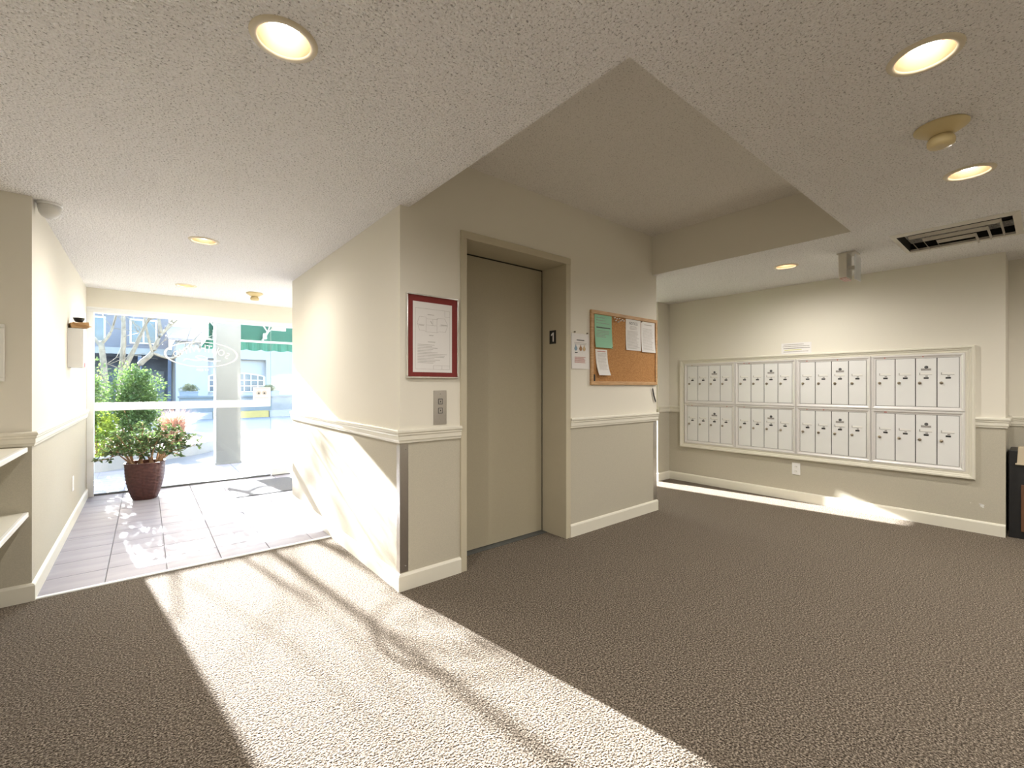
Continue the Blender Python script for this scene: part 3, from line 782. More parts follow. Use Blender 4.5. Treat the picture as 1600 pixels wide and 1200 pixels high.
# corner guards
for nm_, c, lab, s in (('corner_guard', (U1, V1), 'tall steel guard on the block corner by the entrance', 1), ('corner_guard', (U2, V1), 'steel guard on the block corner by the mailboxes', -1)):
    mb = MB(); t_ = .002; L = .052
    if s > 0:
        mb.poly([(c[0] - t_, c[1] - t_, .105), (c[0] + L, c[1] - t_, .105), (c[0] + L, c[1], .105), (c[0], c[1], .105), (c[0], c[1] + L * .8, .105), (c[0] - t_, c[1] + L * .8, .105)], (0, 0, .752))
    else:
        mb.poly([(c[0] + t_, c[1] - t_, .105), (c[0] - L, c[1] - t_, .105), (c[0] - L, c[1], .105), (c[0], c[1], .105), (c[0], c[1] + L, .105), (c[0] + t_, c[1] + L, .105)], (0, 0, .752))
    o = mb.build(nm_, M['steel'])
    tag(o, lab, 'corner guard')
    for z in (.14, .825):
        MB().lathe((c[0] + s * .035, c[1] - t_, z), [(.004, .0005), (.004, -.0012)], 10, axis='y', smooth=False).build('screw', M['ink_grey'], o)

# ------------------------------------------------------------------ ceiling fittings
DLW = 23.0
dlab = ['recessed downlight at the top left of the ceiling nearest the viewer', 'middle recessed downlight over the entry carpet edge', 'recessed downlight nearest the entrance glass',
        'large bright recessed downlight at the top right', 'recessed downlight with a pinkish reflector behind the smoke detector', 'recessed downlight near the mailbox wall', 'added unseen fill downlight behind the viewer on the left', 'added unseen fill downlight behind the viewer left of centre', 'added unseen fill downlight behind the viewer right of centre', 'added unseen fill downlight behind the viewer on the right']
for i, (x_, y_) in enumerate(DL):
    e_ = empty('downlight', (x_, y_, ZC), dlab[i], 'downlight', 'recessed ceiling downlights')
    MB().lathe((x_, y_, ZC), [(.074, .004), (.074, -.006), (.080, -.008), (.092, -.005), (.095, 0)], 40, caps=False).build('trim_ring', M['ring'], e_)
    MB().lathe((x_, y_, ZC), [(.0745, -.004), (.070, .03), (.062, .075), (.050, .10), (.03, .11), (.001, .112)], 40, caps=False).build('reflector', M['gold'], e_)
    MB().lathe((x_, y_, ZC), [(.001, .016), (.024, .018), (.038, .026), (.043, .038), (.038, .080), (.02, .105)], 32).build('lamp', M['lens'], e_)
    MB().lathe((x_, y_, ZC), [(.0765, .002), (.0765, .125), (.001, .126)], 32, caps=False).build('can', M['ring'], e_)
    ld = bpy.data.lights.new('downlight_bulb', 'SPOT'); ld.spot_size = R(178); ld.spot_blend = 1.0; ld.shadow_soft_size = .012; ld.energy = DLW; ld.color = (1.0, .95, .885)
    lo = bpy.data.objects.new('downlight_bulb', ld); COL.objects.link(lo); lo.parent = e_; lo.location = (0, 0, -.010)


def detector(c, lab):
    e_ = empty('smoke_detector', (c[0], c[1], ZC), lab, 'smoke detector', 'ceiling detectors')
    MB().lathe((c[0], c[1], ZC), [(.082, 0), (.085, -.004), (.084, -.009), (.068, -.020), (.046, -.034), (.036, -.040)], 40).build('base', M['yellowed'], e_)
    MB().lathe((c[0], c[1], ZC), [(.030, -.038), (.033, -.046), (.040, -.050), (.044, -.060), (.043, -.074), (.038, -.082), (.02, -.085)], 32).build('head', M['yellowed'], e_)


detector((2.50, .275), 'yellowed smoke detector on the ceiling at upper right')
detector((.958, 5.77), 'small yellowed detector on the ceiling near the entrance glass')
cm = empty('dome_camera', (-.432, 3.70, ZC), 'pale dome camera on the ceiling at the left wall corner', 'camera')
MB().lathe((-.432, 3.70, ZC), [(.054, 0), (.054, -.010), (.051, -.013)], 36).build('base_ring', M['plastic'], cm)
MB().lathe((-.432, 3.70, ZC), [(.050, -.012), (.050, -.03), (.045, -.055), (.034, -.075), (.018, -.086), (.001, -.089)], 36).build('dome', M['boxgrey'], cm)

vt = empty('air_grille', (4.385, .407, ZC), 'square ceiling air grille with nested louvre blades', 'air vent')
X0, X1, Y0, Y1 = VENT
mb = MB(); o4 = [(4.055, .10), (4.70, .10), (4.70, .715), (4.055, .715)]; i4 = [(X0 + .004, Y0 + .004), (X1 - .004, Y0 + .004), (X1 - .004, Y1 - .004), (X0 + .004, Y1 - .004)]
vs_ = [(x_, y_, ZC - .001) for x_, y_ in o4] + [(x_, y_, ZC - .012) for x_, y_ in i4] + [(x_, y_, ZC + .06) for x_, y_ in i4]
mb.add(vs_, [(k, (k + 1) % 4, 4 + (k + 1) % 4, 4 + k) for k in range(4)] + [(4 + k, 4 + (k + 1) % 4, 8 + (k + 1) % 4, 8 + k) for k in range(4)])
mb.m[-4:] = [1] * 4; mb.build('frame', [M['grille'], M['dark']], vt)
MB().box(X0 - .03, X1 + .03, Y0 - .03, Y1 + .03, ZC + .11, ZC + .13).build('plenum_lid', M['dark'], vt)
for k in range(3):
    ins = .085 + .105 * k
    a0_, a1_, c0, c1 = X0 + ins, X1 - .03, Y0 + .06 + .062 * k, Y1 - .06 - .062 * k
    zt, zb, sp = ZC + .001 - .006 * k, ZC - .021 - .006 * k, .012
    mb = MB()
    P = [(a1_, c0), (a0_, c0), (a0_, c1), (a1_, c1)]                    # U open at the far side
    Q = [(a1_, c0 - sp * .6), (a0_ - sp, c0 - sp * .6), (a0_ - sp, c1 + sp * .6), (a1_, c1 + sp * .6)]
    th = .003
    V_ = [(x_, y_, zb) for x_, y_ in P] + [(x_, y_, zt) for x_, y_ in Q] + [(x_ + .004, y_, zb + th) for x_, y_ in P] + [(x_ + .004, y_, zt) for x_, y_ in Q]
    F_ = []
    for s in range(3):
        F_ += [(s, s + 1, 5 + s, 4 + s), (8 + s, 12 + s, 13 + s, 9 + s), (s, 8 + s, 9 + s, s + 1), (4 + s, 5 + s, 13 + s, 12 + s)]
    F_ += [(0, 4, 12, 8), (3, 11, 15, 7)]
    mb.add(V_, F_)
    mb.build('blade', M['grille'], vt)
MB().box(X1 - .05, X1 - .004, Y0 + .004, Y1 - .004, ZC - .012, ZC + .004).build('far_bar', M['grille'], vt)

ex = empty('exit_sign', (4.34, 1.0, 2.03), 'small hanging exit sign box seen edge-on below the ceiling', 'exit sign')
MB().box(4.27, 4.42, .955, 1.075, ZC - .008, ZC).build('canopy', M['grille'], ex, .002)
MB().box(4.255, 4.40, 1.005, 1.060, 2.060, ZC - .008).build('housing', M['grille'], ex, .003)
MB().box(4.25, 4.41, .948, .954, 2.035, 2.225).build('face_plate', M['acrylic'], ex)
MB().box(4.30, 4.34, .954, 1.005, 2.12, 2.15).build('spacer', M['grille'], ex)
for dy in (0, .016, .032):
    MB().box(4.26, 4.40, 1.010 + dy, 1.020 + dy, 2.050, 2.060).build('lens_strip', M['redled'], ex)

# ------------------------------------------------------------------ left niche
for z, lab in ((.861, 'upper niche shelf with a white nosing just below the chair rail'), (.497, 'lower niche shelf with a white nosing')):
    e_ = empty('wall_shelf', (-.72, 2.8, z - .02), lab, 'shelf', 'shelves in the left niche')
    MB().box(UN, -.520, 1.9, VT - .0285 if z > .6 else VT, z - .020, z).build('board', M['trim'], e_)
    MB().box(-.522, -.502, 1.9, VT - .0285 if z > .6 else VT, z - .026, z + .001).build('nosing', M['white'], e_, .004)
    for v_ in (2.0, 2.8):
        MB().poly([(UN, v_, z - .02), (UN + .22, v_, z - .02), (UN, v_, z - .18)], (0, .02, 0)).build('bracket', M['trim'], e_)
for k, (z, mm, lab) in enumerate([(.861, 'ink_red', 'reddish leaflet lying at the bottom on the upper niche shelf'), (.869, 'paper', 'white leaflet lying on top on the upper niche shelf')]):
    o = MB().box(-.86 + .01 * k, -.615 - .008 * k, 3.30 - .02 * k, 3.56 - .015 * k, z, z + .008).build('leaflet', M[mm], None, .001)
    tag(o, lab, 'leaflet')
    MB().box(-.80, -.70, 3.36, 3.46, z + .008, z + .0084).build('print', M['ink_faint'], o)
pf = empty('picture_frame', (-.72, VT, 1.224), 'white framed notice at the left edge above the shelves', 'picture frame')
for (a, b_, c, d_) in [(-.860, -.590, 1.224, 1.244), (-.860, -.590, 1.515, 1.535), (-.860, -.840, 1.244, 1.515), (-.610, -.590, 1.244, 1.515)]:
    MB().box(a, b_, VT - .022, VT - .001, c, d_).build('frame_bar', M['white'], pf, .003)
MB().box(-.842, -.608, VT - .006, VT - .002, 1.242, 1.517).build('sheet', M['paper'], pf)

# alarm box on the entry wall with things lying on it
ab = empty('wall_box', (UL + .045, 5.18, 1.352), 'grey metal box on the entry wall left of the glass', 'wall box')
MB().box(UL, UL + .088, 5.06, 5.30, 1.352, 1.672).build('body', M['boxgrey'], ab, .003)
MB().box(UL + .088, UL + .096, 5.064, 5.296, 1.356, 1.668).build('cover', M['plastic'], ab, .002)
MB().box(UL + .096, UL + .0975, 5.10, 5.18, 1.358, 1.392).build('red_label', M['red'], ab)
c1 = empty('cardboard_scrap', (UL + .05, 5.15, 1.672), 'folded brown cardboard lying on the wall box', 'cardboard')
MB().obox((UL + .060, 5.15, 1.702), (1, .2, .12), (-.2, 1, 0), (-.12, 0, 1), .055, .07, .022).build('fold', M['cardboard'], c1, .002)
MB().obox((UL + .085, 5.10, 1.708), (1, -.1, -.25), (.1, 1, 0), (.25, 0, 1), .05, .05, .003).build('flap', M['cardboard'], c1)
c2 = MB().lathe((UL + .06, 5.16, 1.734), [(.022, 0), (.030, .012), (.036, .030), (.037, .033), (.032, .031), (.02, .012)], 20).build('black_cup', M['black'])
tag(c2, 'small black cup sitting on the cardboard on the wall box', 'cup')
sw = MB().box(UL, UL + .006, 5.35, 5.43, .290, .415).build('blank_plate', M['plastic'], None, .002)
tag(sw, 'white outlet plate low on the entry wall', 'outlet')
MB().box(UL + .006, UL + .008, 5.375, 5.405, .32, .385).build('insert', M['white'], sw)

# bin in the right recess
bn = empty('waste_bin', (5.43, .0, 0), 'black waste cabinet with walnut panel and beige lid at the right edge', 'waste bin')
bx0, bx1, by0, by1 = 5.285, 5.60, -.30, .192
MB().box(bx0, bx1, by0, by1, .0, .69).build('body', M['black'], bn, .004)
MB().box(bx0 - .012, bx0, by0 + .04, .128, .06, .425).build('panel', M['wood_panel'], bn, .002)
MB().poly([(bx0 - .012, by0 + .02, .588), (bx0 - .012, .150, .588), (bx0 + .0, .143, .72), (bx0 + .0, by0 + .03, .72)], (.10, 0, 0)).build('lid', M['beige_plastic'], bn, .004)
MB().box(bx0 - .022, bx0 + .01, by0 + .02, .158, .580, .592).build('lid_rim', M['beige_plastic'], bn, .003)

# ------------------------------------------------------------------ entrance mat
mt = empty('door_mat', (1.3, 5.95, 0), 'grey door mat on the tiles at the entrance', 'door mat')
MB().box(.750, 1.96, 5.53, 6.35, .002, .010).build('pile', M['rubber'], mt)
for (a, b_, c, d_) in [(.735, .750, 5.515, 6.365), (1.96, 1.975, 5.515, 6.365), (.750, 1.96, 5.515, 5.53), (.750, 1.96, 6.35, 6.365)]:
    MB().box(a, b_, c, d_, .002, .007).build('edging', M['black'], mt)

# ------------------------------------------------------------------ potted plant
PX, PY = -.005, 6.14
pp = empty('potted_plant', (PX, PY, 0), 'leafy plant in a woven brown pot by the entrance glass', 'potted plant')
NA, NZ = 112, 66
vs_, fs = [], []


def pot_r(t):   # half width against height 0..1
    return .098 + .066 * (1 - (1 - t) ** 2.4)


def sq(a):      # rounded square
    c, s = abs(math.cos(a)), abs(math.sin(a))
    return (c ** 4.5 + s ** 4.5) ** (-1 / 4.5)


rot = R(39.6) * 0 + R(-12)
for k in range(NZ + 1):
    t = k / NZ; z = .002 + .392 * t
    for i in range(NA):
        a = 2 * math.pi * i / NA
        row = int(t * 22); col = int(i / 7)
        bulge = .0035 * abs(math.sin(math.pi * t * 22)) * (1 if (row + col) % 2 else .25) * (0 if t > .955 else 1)
        groove = -.003 if i % 14 == 0 and t < .955 else 0
        r = (pot_r(t) + bulge + groove + (.006 if t > .955 else 0)) * (.90 + .10 * sq(a)) * (.93 if sq(a) < 1 else 1)
        r = (pot_r(t) + bulge + groove + (.006 if t > .955 else 0)) * (1 + .55 * (sq(a) - 1))
        vs_.append((PX + r * math.cos(a + rot), PY + r * math.sin(a + rot), z))
for k in range(NZ):
    for i in range(NA):
        j = (i + 1) % NA
        fs.append((k * NA + i, k * NA + j, (k + 1) * NA + j, (k + 1) * NA + i))
mb = MB().add(vs_, fs, smooth=True)
mb.add([p for p in vs_[:NA]], [tuple(range(NA))[::-1]])
top = vs_[-NA:]
inn = [(PX + (p[0] - PX) * .90, PY + (p[1] - PY) * .90, p[2]) for p in top]
low = [(p[0], p[1], .34) for p in inn]
mb.add(top + inn + low, [(i, (i + 1) % NA, NA + (i + 1) % NA, NA + i) for i in range(NA)] + [(NA + i, NA + (i + 1) % NA, 2 * NA + (i + 1) % NA, 2 * NA + i) for i in range(NA)])
mb.build('pot', M['rattan'], pp, fix=False)
mb = MB().add([(p[0], p[1], .350 + .006 * math.sin(i * 1.7)) for i, p in enumerate(low)] + [(PX, PY, .365)], [(i, (i + 1) % NA, NA) for i in range(NA)], smooth=True)
mb.build('soil', M['soil'], pp, fix=False)


def leaf(V, F, p, d, L, w, rng, cup=.25):
    d = Vector(d).normalized(); up = Vector((rng.uniform(-.5, .5), rng.uniform(-.5, .5), 1)).normalized()
    s = d.cross(up)
    if s.length < 1e-3: s = Vector((1, 0, 0))
    s.normalize(); nrm = s.cross(d)
    b = len(V); p = Vector(p)
    V += [p, p + d * L * .35 + s * w * .5 + nrm * w * cup, p + d * L * .75 + s * w * .38 + nrm * w * cup * .7, p + d * L, p + d * L * .75 - s * w * .38 + nrm * w * cup * .7, p + d * L * .35 - s * w * .5 + nrm * w * cup, p + d * L * .5]
    F += [(b, b + 1, b + 6), (b + 1, b + 2, b + 6), (b + 2, b + 3, b + 6), (b + 3, b + 4, b + 6), (b + 4, b + 5, b + 6), (b + 5, b, b + 6)]


rng = random.Random(11)
V, F = [], []
tips = [(-.36, .02, .43, .0), (-.31, -.05, .60, .02), (-.30, .10, .66, .0), (-.22, -.12, .70, .0), (-.18, .12, .74, .0), (-.10, -.06, .70, .0), (-.13, .20, .62, 0), (-.02, .10, .80, 0), (.02, -.14, .66, 0),
        (.08, .05, .74, 0), (.14, -.12, .72, 0), (.18, .14, .76, 0), (.24, -.04, .74, 0), (.30, .10, .70, 0), (.36, -.06, .66, 0), (.42, .04, .63, 0), (.40, -.12, .54, 0), (.33, .02, .42, 0), (.28, -.18, .58, 0), (-.27, -.18, .56, 0), (.05, .24, .60, 0), (-.05, -.20, .52, 0)]
for ti, (dx, dy, z, _) in enumerate(tips):
    b0 = Vector((PX + .07 * math.cos(ti * 2.4), PY + .07 * math.sin(ti * 2.4), .35))
    if abs(dx) > .15: b0.x = PX + math.copysign(.09, dx)
    tip = Vector((PX + dx, min(PY + dy, 6.50), z))
    mid = b0.lerp(tip, .45) + Vector((0, 0, .05 if z > .5 else .10))
    pts = [b0.lerp(mid, s) if s < 1 else mid.lerp(tip, s - 1) for s in (0, .5, 1, 1.35, 1.7, 2)]
    st_ = MB().tube(pts, [.010, .009, .007, .005, .004, .002], 6)
    twigs = []
    for k in range(9):
        s = rng.uniform(.75, 2.0)
        p = mid.lerp(tip, s - 1) if s > 1 else b0.lerp(mid, s)
        q = p + Vector((rng.uniform(-.09, .09), rng.uniform(-.09, .09), rng.uniform(-.04, .08)))
        q.y = min(q.y, 6.52)
        st_.tube([p, q], [.003, .0015], 4)
        for m_ in range(9):
            pl = p.lerp(q, rng.uniform(.4, 1.05))
            dd = Vector((rng.gauss(0, 1), rng.gauss(0, 1), rng.gauss(.25, .7)))
            leaf(V, F, pl, dd, rng.uniform(.030, .052), rng.uniform(.020, .034), rng)
    st_.build('stem', M['stem'], pp)
V = [Vector((p.x, min(p.y, 6.575), p.z)) for p in V]
mb = MB().add(V, F)
tag(mb.build('foliage', M['leaf'], pp, fix=False), 'small glossy green leaves', kind='stuff')

# ------------------------------------------------------------------ outdoors
mb = MB().box(-40, 60, 8.42, 90, -.09, -.012).box(-40, -2.2, VG + .1, 8.42, -.09, -.012).box(3.2, 60, VG + .1, 8.42, -.09, -.012)
S('ground', 'pale concrete driveway beyond the entrance', 'driveway', mb, M['concrete'])
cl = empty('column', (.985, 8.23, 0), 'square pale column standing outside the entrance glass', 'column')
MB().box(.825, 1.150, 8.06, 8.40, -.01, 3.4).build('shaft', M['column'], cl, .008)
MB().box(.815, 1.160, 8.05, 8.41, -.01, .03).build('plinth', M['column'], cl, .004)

KP = [(-2.2, 8.10), (-1.1, 8.22), (-.547, 8.43), (-.24, 8.72), (.20, 9.20), (.70, 9.55), (1.02, 10.1), (1.05, 11.0), (.75, 12.2), (-.2, 13.2), (-1.6, 13.6), (-3.2, 13.6)]
kp = spl(KP, 5)
kb = empty('garden_kerb', (0, 9.2, 0), 'low pale kerb curving around the garden bed outside', 'kerb')
mb = MB(); vs_ = []; n = len(kp)
for i, p in enumerate(kp):
    a, b_ = kp[max(i - 1, 0)], kp[min(i + 1, n - 1)]
    d_ = Vector((b_[0] - a[0], b_[1] - a[1])).normalized(); nn = Vector((-d_.y, d_.x)) * .13
    vs_ += [(p[0], p[1], -.02), (p[0], p[1], .185), (p[0] + nn.x, p[1] + nn.y, .185), (p[0] + nn.x, p[1] + nn.y, -.02)]
mb.add(vs_, [(4 * i + k, 4 * i + 4 + k, 4 * i + 4 + (k + 1) % 4, 4 * i + (k + 1) % 4) for i in range(n - 1) for k in range(4)])
mb.build('kerb_run', M['kerb'], kb)
mb = MB().add([(p[0] - .02, p[1] + .05, .13) for p in kp] + [(-3.2, 8.1, .13)], [tuple(range(n + 1))])
S('garden_bed', 'bare soil of the planted bed outside the glass', 'garden bed', mb, M['earth'])


def bush(name, label, c, rad, n, mt_, seed, size=(.035, .06), lobes=9, squash=1.0, stem=True, cat='bush'):
    rng = random.Random(seed); e_ = empty(name, (c[0], c[1], c[2]), label, cat)
    L = []
    for k in range(lobes):
        a = rng.uniform(0, 6.28); q = rng.uniform(0, .55)
        L.append((c[0] + math.cos(a) * rad[0] * q, c[1] + math.sin(a) * rad[1] * q, c[2] + rad[2] * rng.uniform(.45, 1.35), rng.uniform(.42, .62)))
    V, F = [], []
    for k in range(n):
        l = rng.choice(L)
        while True:
            d_ = Vector((rng.gauss(0, 1), rng.gauss(0, 1), rng.gauss(0, 1)))
            if d_.length > .01: break
        d_.normalize(); r = l[3] * rng.uniform(.62, 1.04)
        p = Vector((l[0] + d_.x * r * rad[0], l[1] + d_.y * r * rad[1], l[2] + d_.z * r * rad[2]))
        p.z = max(p.z, c[2] + .03)
        leaf(V, F, p, d_ + Vector((rng.gauss(0, .6), rng.gauss(0, .6), rng.gauss(0, .6))), rng.uniform(*size), rng.uniform(*size) * .6, rng)
    tag(MB().add(V, F).build('foliage', mt_, e_, fix=False), kind='stuff')
    if stem:
        for k in range(5):
            l = L[k]
            MB().tube([(c[0] + rng.uniform(-.08, .08), c[1] + rng.uniform(-.08, .08), c[2]), (l[0], l[1], l[2])], [.016, .006], 5).build('stem', M['stem'], e_)
    return e_


bush('leafy_bush', 'tall green bush close outside the glass at far left', (-.84, 9.0, .12), (.55, .38, .84), 7500, M['leaf_bush'], 3, lobes=16)
bush('leafy_bush', 'rounded green bush behind the potted plant', (-.12, 9.40, .12), (.46, .42, .80), 7500, M['leaf_bush'], 7, lobes=17)
bush('leafy_bush', 'yellow-green bush low beside the left window frame', (-.50, 8.98, .13), (.24, .20, .38), 1500, M['leaf_yellow'], 5)
bush('leafy_bush', 'green bush further left outside the entry wall', (-1.75, 9.3, .12), (.6, .5, .85), 4200, M['leaf_bush'], 9, lobes=12)
# reddish grass
rng = random.Random(21)
e_ = empty('ornamental_grass', (.38, 9.75, .12), 'clump of reddish ornamental grass behind the potted plant', 'grass')
V, F = [], []
for k in range(900):
    a = rng.uniform(0, 6.28); r0 = rng.uniform(0, .10); L_ = rng.uniform(.35, .75); sp = rng.uniform(.1, .75)
    p = Vector((.38 + math.cos(a) * r0, 9.75 + math.sin(a) * r0, .12)); o_ = Vector((math.cos(a), math.sin(a), 0)); s = Vector((-math.sin(a), math.cos(a), 0)) * .004
    q = p + o_ * L_ * sp * .35 + Vector((0, 0, L_ * .7)); t_ = p + o_ * L_ * sp + Vector((0, 0, L_ * (1.05 - .3 * sp)))
    b = len(V); V += [p - s, p + s, q + s, q - s, t_]; F += [(b, b + 1, b + 2, b + 3), (b + 3, b + 2, b + 4)]
tag(MB().add(V, F).build('blades', M['grass_red'], e_, fix=False), kind='stuff')
MB().lathe((.38, 9.75, .12), [(.11, 0), (.09, .05), (.04, .09)], 10).build('crown', M['earth'], e_)


def tree(label, limbs, seed, twigs=26, base=None):
    rng = random.Random(seed)
    e_ = empty('bare_tree', base, label, 'tree')
    for li, (pts, r0, r1) in enumerate(limbs):
        P = spl(pts, 6); m_ = len(P)
        MB().tube(P, [r0 + (r1 - r0) * i / (m_ - 1) for i in range(m_)], 8).build('trunk' if li == 0 else 'limb', M['bark'], e_)
    tw = MB()
    for k in range(twigs):
        pts, r0, r1 = rng.choice(limbs); P = spl(pts, 6)
        i = rng.randint(len(P) // 3, len(P) - 1); p = Vector(P[i]); d_ = Vector((rng.gauss(0, 1), rng.gauss(0, 1), rng.gauss(.7, .6))).normalized()
        L_ = rng.uniform(.4, 1.1); q = p + d_ * L_ * .5 + Vector((0, 0, .05)); t_ = q + (d_ + Vector((rng.gauss(0, .4), rng.gauss(0, .4), rng.gauss(.3, .4)))).normalized() * L_ * .5
        tw.tube([p, q, t_], [.007, .005, .002], 5)
        for m_ in range(2):
            d2_ = (d_ + Vector((rng.gauss(0, .8), rng.gauss(0, .8), rng.gauss(.2, .5)))).normalized()
            tw.tube([q, q + d2_ * L_ * .4], [.004, .0015], 4)
    tag(tw.build('twigs', M['bark'], e_), kind='stuff')


tree('pale bare tree with forked limbs behind the left bush', [
    ([(-.60, 10.5, .1), (-.57, 10.5, .9), (-.56, 10.5, 1.45), (-.60, 10.5, 1.95)], .055, .04),
    ([(-.60, 10.5, 1.93), (-.50, 10.45, 2.08), (-.44, 10.4, 2.25), (-.36, 10.35, 2.6)], .032, .008),
    ([(-.58, 10.5, 1.85), (-.78, 10.6, 2.2), (-.95, 10.6, 2.6)], .03, .008)], 31, 12, (-.6, 10.5, .1))
tree('bare tree whose two straight limbs lean right above the bushes', [
    ([(-.42, 10.9, .1), (-.38, 10.9, 1.0), (-.33, 10.9, 1.75), (-.32, 10.9, 2.5), (-.38, 10.9, 3.4)], .06, .02),
    ([(-.36, 10.9, 1.35), (-.16, 10.8, 1.9), (-.02, 10.75, 2.3), (.12, 10.7, 2.7), (.2, 10.7, 3.2)], .042, .008)], 33, 16, (-.42, 10.9, .1))
tree('bare tree with a thick crooked limb leaning right', [
    ([(-.32, 11.2, .1), (-.25, 11.2, .9), (-.12, 11.2, 1.55), (.10, 11.2, 1.85), (.22, 11.2, 2.2), (.42, 11.2, 2.45), (.75, 11.1, 2.9)], .07, .012),
    ([(.10, 11.2, 1.85), (.40, 11.1, 1.75), (.62, 11.0, 1.95), (.80, 11.0, 2.2)], .028, .01),
    ([(.24, 11.2, 2.25), (.16, 11.25, 2.8), (.06, 11.3, 3.6)], .030, .012),
    ([(.40, 11.2, 2.42), (.40, 11.15, 2.9), (.28, 11.1, 3.7)], .026, .010),
    ([(.30, 11.2, 2.32), (.50, 11.25, 2.8), (.46, 11.3, 3.5)], .022, .010),
    ([(.10, 11.2, 1.85), (-.02, 11.1, 2.5), (-.08, 11.05, 3.3)], .026, .010)], 35, 26, (-.32, 11.2, .1))

# awning
aw = empty('awning', (2.1, 12.2, 2.1), 'green canopy with white tube frame and scalloped edge', 'awning')
AU0, AU1 = 1.03, 3.25
mb = MB().poly([(AU0, 11.4, 2.92), (AU1, 11.4, 2.92), (AU1, 13.0, 2.34), (AU0, 13.0, 2.34)], (0, .01, .02))
mb.build('fabric', M['awning'], aw)
pts = []; n = 56
top = [(AU0 + (AU1 - AU0) * i / n, 13.0 + .02 * math.sin(i * 1.1), 2.34) for i in range(n + 1)]
bot = [(AU0 + (AU1 - AU0) * i / n, 13.0 + .035 * math.sin(i * 1.1), 2.135 - .035 * abs(math.sin(math.pi * i / 8))) for i in range(n + 1)]
mb = MB().add(top + bot, [(i, i + 1, n + 2 + i, n + 1 + i) for i in range(n)])
va = mb.build('valance', M['awning'], aw, fix=False)
so = va.modifiers.new('thick', 'SOLIDIFY'); so.thickness = .006
MB().poly([(AU0, 11.4, 2.92), (AU0, 13.0, 2.34), (AU0, 13.0, 2.15), (AU0, 11.4, 2.15 + .1)], (.008, 0, 0)).build('end_panel', M['awning'], aw)
MB().box(AU0, AU1, 12.93, 12.99, 2.315, 2.365).build('front_tube', M['white'], aw)
MB().box(AU0, AU1, 11.42, 11.47, 2.86, 2.91).build('rear_tube', M['white'], aw)
for x_ in (1.25, 2.306, 3.15):
    MB().tube([(x_, 12.95, 2.34), (x_, 12.2, 2.52)], .028, 6).build('hanger', M['white'], aw)
    for dx in (-.42, 0, .36):
        MB().tube([(x_, 12.2, 2.52), (x_ + dx, 11.45, 2.88)], .018, 6).build('strut', M['white'], aw)
    MB().box(x_ - .04, x_ + .04, 12.5, 12.62, 2.38, 2.52).build('bracket', M['white'], aw)
for x_ in (AU1 - .06,):
    MB().box(x_, x_ + .06, 12.9, 12.96, -.01, 2.33).build('post', M['white'], aw)

# opposite side of the drive
rw = empty('retaining_wall', (3.0, 20.1, 0), 'blue-grey retaining wall across the drive', 'wall')
MB().box(.95, 9.0, 19.75, 20.5, -.02, .80).build('wall_run', M['stone'], rw, .01)
MB().box(.90, 9.0, 19.70, 20.55, .76, .83).build('coping', M['stone'], rw, .01)
gk = MB().box(3.72, 9.0, 19.35, 19.72, -.02, .24).build('kerb', M['kerb'], None, .01); tag(gk, 'grey kerb right of the painted kerb across the drive', 'kerb')
yk = MB().box(1.9, 3.70, 19.35, 19.72, -.02, .24).build('kerb', M['kerb_yellow'], None, .01); tag(yk, 'yellow painted kerb across the drive', 'kerb')
lk = MB().box(.95, 1.88, 19.35, 19.72, -.02, .24).build('kerb', M['kerb'], None, .01); tag(lk, 'grey kerb left of the column across the drive', 'kerb')
for i, (a, b_, lab) in enumerate([(.93, 1.50, 'left'), (3.55, 4.20, 'right')]):
    e_ = empty('planter_box', ((a + b_) / 2, 20.1, .83), 'blue-grey planter box on the retaining wall %s of the column' % lab, 'planter', 'planters across the drive')
    MB().box(a + .02, b_ - .02, 19.9, 20.35, .83, .97).build('box', M['planter'], e_, .006)
    MB().box(a, b_, 19.88, 20.37, .96, 1.0).build('rim', M['planter'], e_, .004)
    bush('clipped_shrub', 'rounded clipped olive shrub in the %s planter across the drive' % lab, ((a + b_) / 2, 20.12, .99), (.33, .26, .155), 1500, M['leaf_olive'], 40 + i, (.03, .05), 10, stem=False, cat='shrub')

wb = empty('white_building', (5, 27.5, 0), 'white stucco building with an arched window across the drive', 'building')
BL, BV, BE = 1.13, 27.0, 3.5
RU0, RU1, RZ0, RZ1 = 2.42, 5.03, .62, 2.60
mb = MB().box(BL, RU0, BV, BV + 5, -.02, BE).box(RU1, 14, BV, BV + 5, -.02, BE).box(RU0, RU1, BV, BV + 5, -.02, RZ0).box(RU0, RU1, BV, BV + 5, RZ1, BE).box(RU0, RU1, BV + .3, BV + 5, RZ0, RZ1)
mb.build('wall', M['stucco'], wb)
MB().poly([(BL - .3, BV - .3, BE), (BL - .3, BV + 5.4, BE + 1.2), (BL - .3, BV + 5.4, BE + 1.05), (BL - .3, BV - .3, BE - .12)], (13.5, 0, 0)).build('roof', M['roof'], wb)
wf = MB()
cw, hwid = 3.725, 1.26
def arch(u): return 1.87 - .16 * ((u - cw) / hwid) ** 2
z0w = .90; NC = 8; yw = BV + .26
cw_ = 2 * hwid / NC
panes = []
for c in range(NC):
    ua, ub = cw - hwid + c * cw_, cw - hwid + (c + 1) * cw_
    for (za, zb) in ((z0w, 1.20), (1.20, 1.50), (1.50, None)):
        q = [(ua + .02, yw, za + .012), (ub - .02, yw, za + .012), (ub - .02, yw, (zb - .012) if zb else arch(ub - .02) - .02), (ua + .02, yw, (zb - .012) if zb else arch(ua + .02) - .02)]
        panes.append(q)
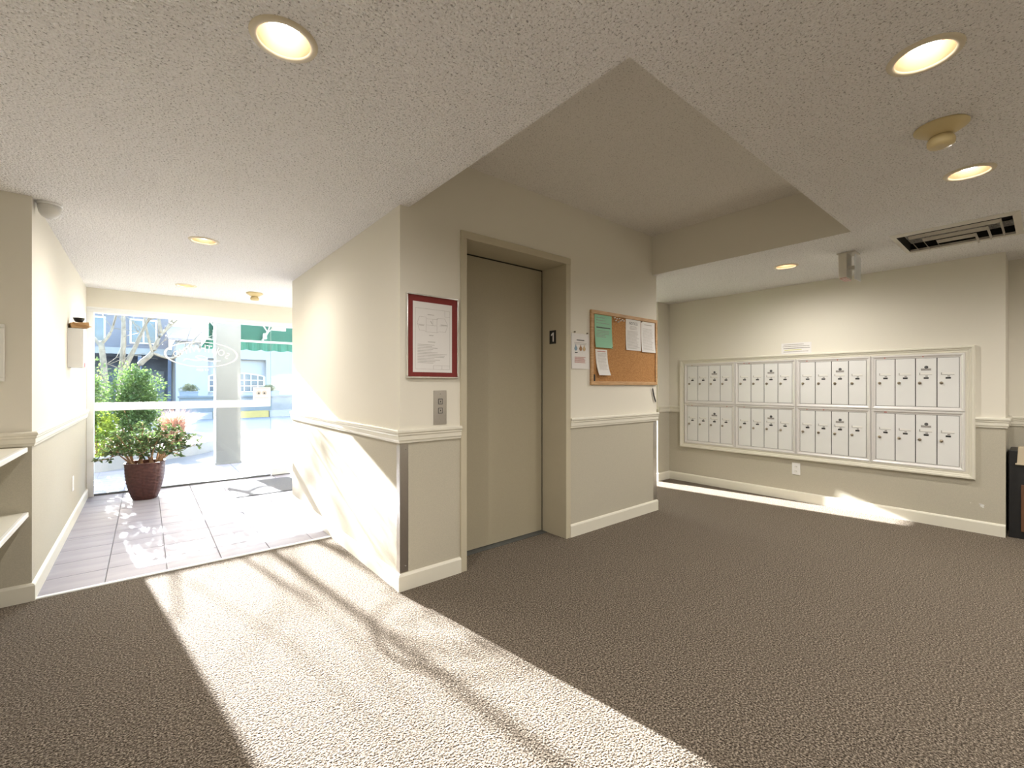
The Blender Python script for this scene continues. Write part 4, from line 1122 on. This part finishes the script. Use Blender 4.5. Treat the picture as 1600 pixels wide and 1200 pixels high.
for c in range(NC + 1):
    u_ = cw - hwid + c * cw_; wd = .05 if c in (0, 4, NC) else .02
    wf.box(u_ - wd, u_ + wd, yw - .03, yw + .01, z0w - .03, arch(u_) + .0)
for z in (z0w, 1.20, 1.50): wf.box(cw - hwid, cw + hwid, yw - .03, yw + .01, z - .018, z + .018)
for k in range(24):
    a, b_ = cw - hwid + k * hwid / 12, cw - hwid + (k + 1) * hwid / 12
    wf.poly([(a, yw - .03, arch(a) - .02), (b_, yw - .03, arch(b_) - .02), (b_, yw - .03, arch(b_) + .03), (a, yw - .03, arch(a) + .03)], (0, .04, 0))
wfo = wf.build('arched_window', M['white'], wb)
for q in panes: MB().poly(q, (0, .008, 0)).build('pane', M['winblue'], wfo)

fb = empty('far_house', (-4, 30, 0), 'hazy grey house with a dark carport far behind the trees', 'house')
MB().box(-14, 1.05, 33, 40, -.02, 6.5).build('wall', M['farwall'], fb)
MB().box(-9, 1.00, 27.9, 33, 2.72, 3.02).build('carport_roof', M['kerb'], fb)
MB().box(-9, 1.00, 31.0, 31.1, 0, 2.72).build('carport_back', M['fardark'], fb)
for x_ in (-6.2, -3.0, -.30, .85):
    MB().box(x_, x_ + .14, 28, 28.14, -.02, 2.72).build('carport_post', M['fardark'], fb)
MB().box(-.05, .78, 30.9, 31.0, .0, 2.0).build('carport_door', M['planter'], fb)
MB().box(-.02, .74, 30.86, 30.9, 1.45, 1.85).build('door_light', M['kerb'], fb)
for i in range(5):
    x_ = -9.5 + i * 2.2
    w_ = MB().box(x_, x_ + 1.2, 32.95, 33.0, 3.6, 5.0).build('window', M['white'], fb)
    MB().box(x_ + .08, x_ + .56, 32.93, 32.95, 3.68, 4.92).build('pane', M['winblue'], w_)
    MB().box(x_ + .64, x_ + 1.12, 32.93, 32.95, 3.68, 4.92).build('pane', M['winblue'], w_)
MB().poly([(-14.4, 32.6, 6.4), (-14.4, 36.5, 7.6), (-14.4, 40.4, 6.4)], (15.8, 0, 0)).build('roof', M['roof'], fb)
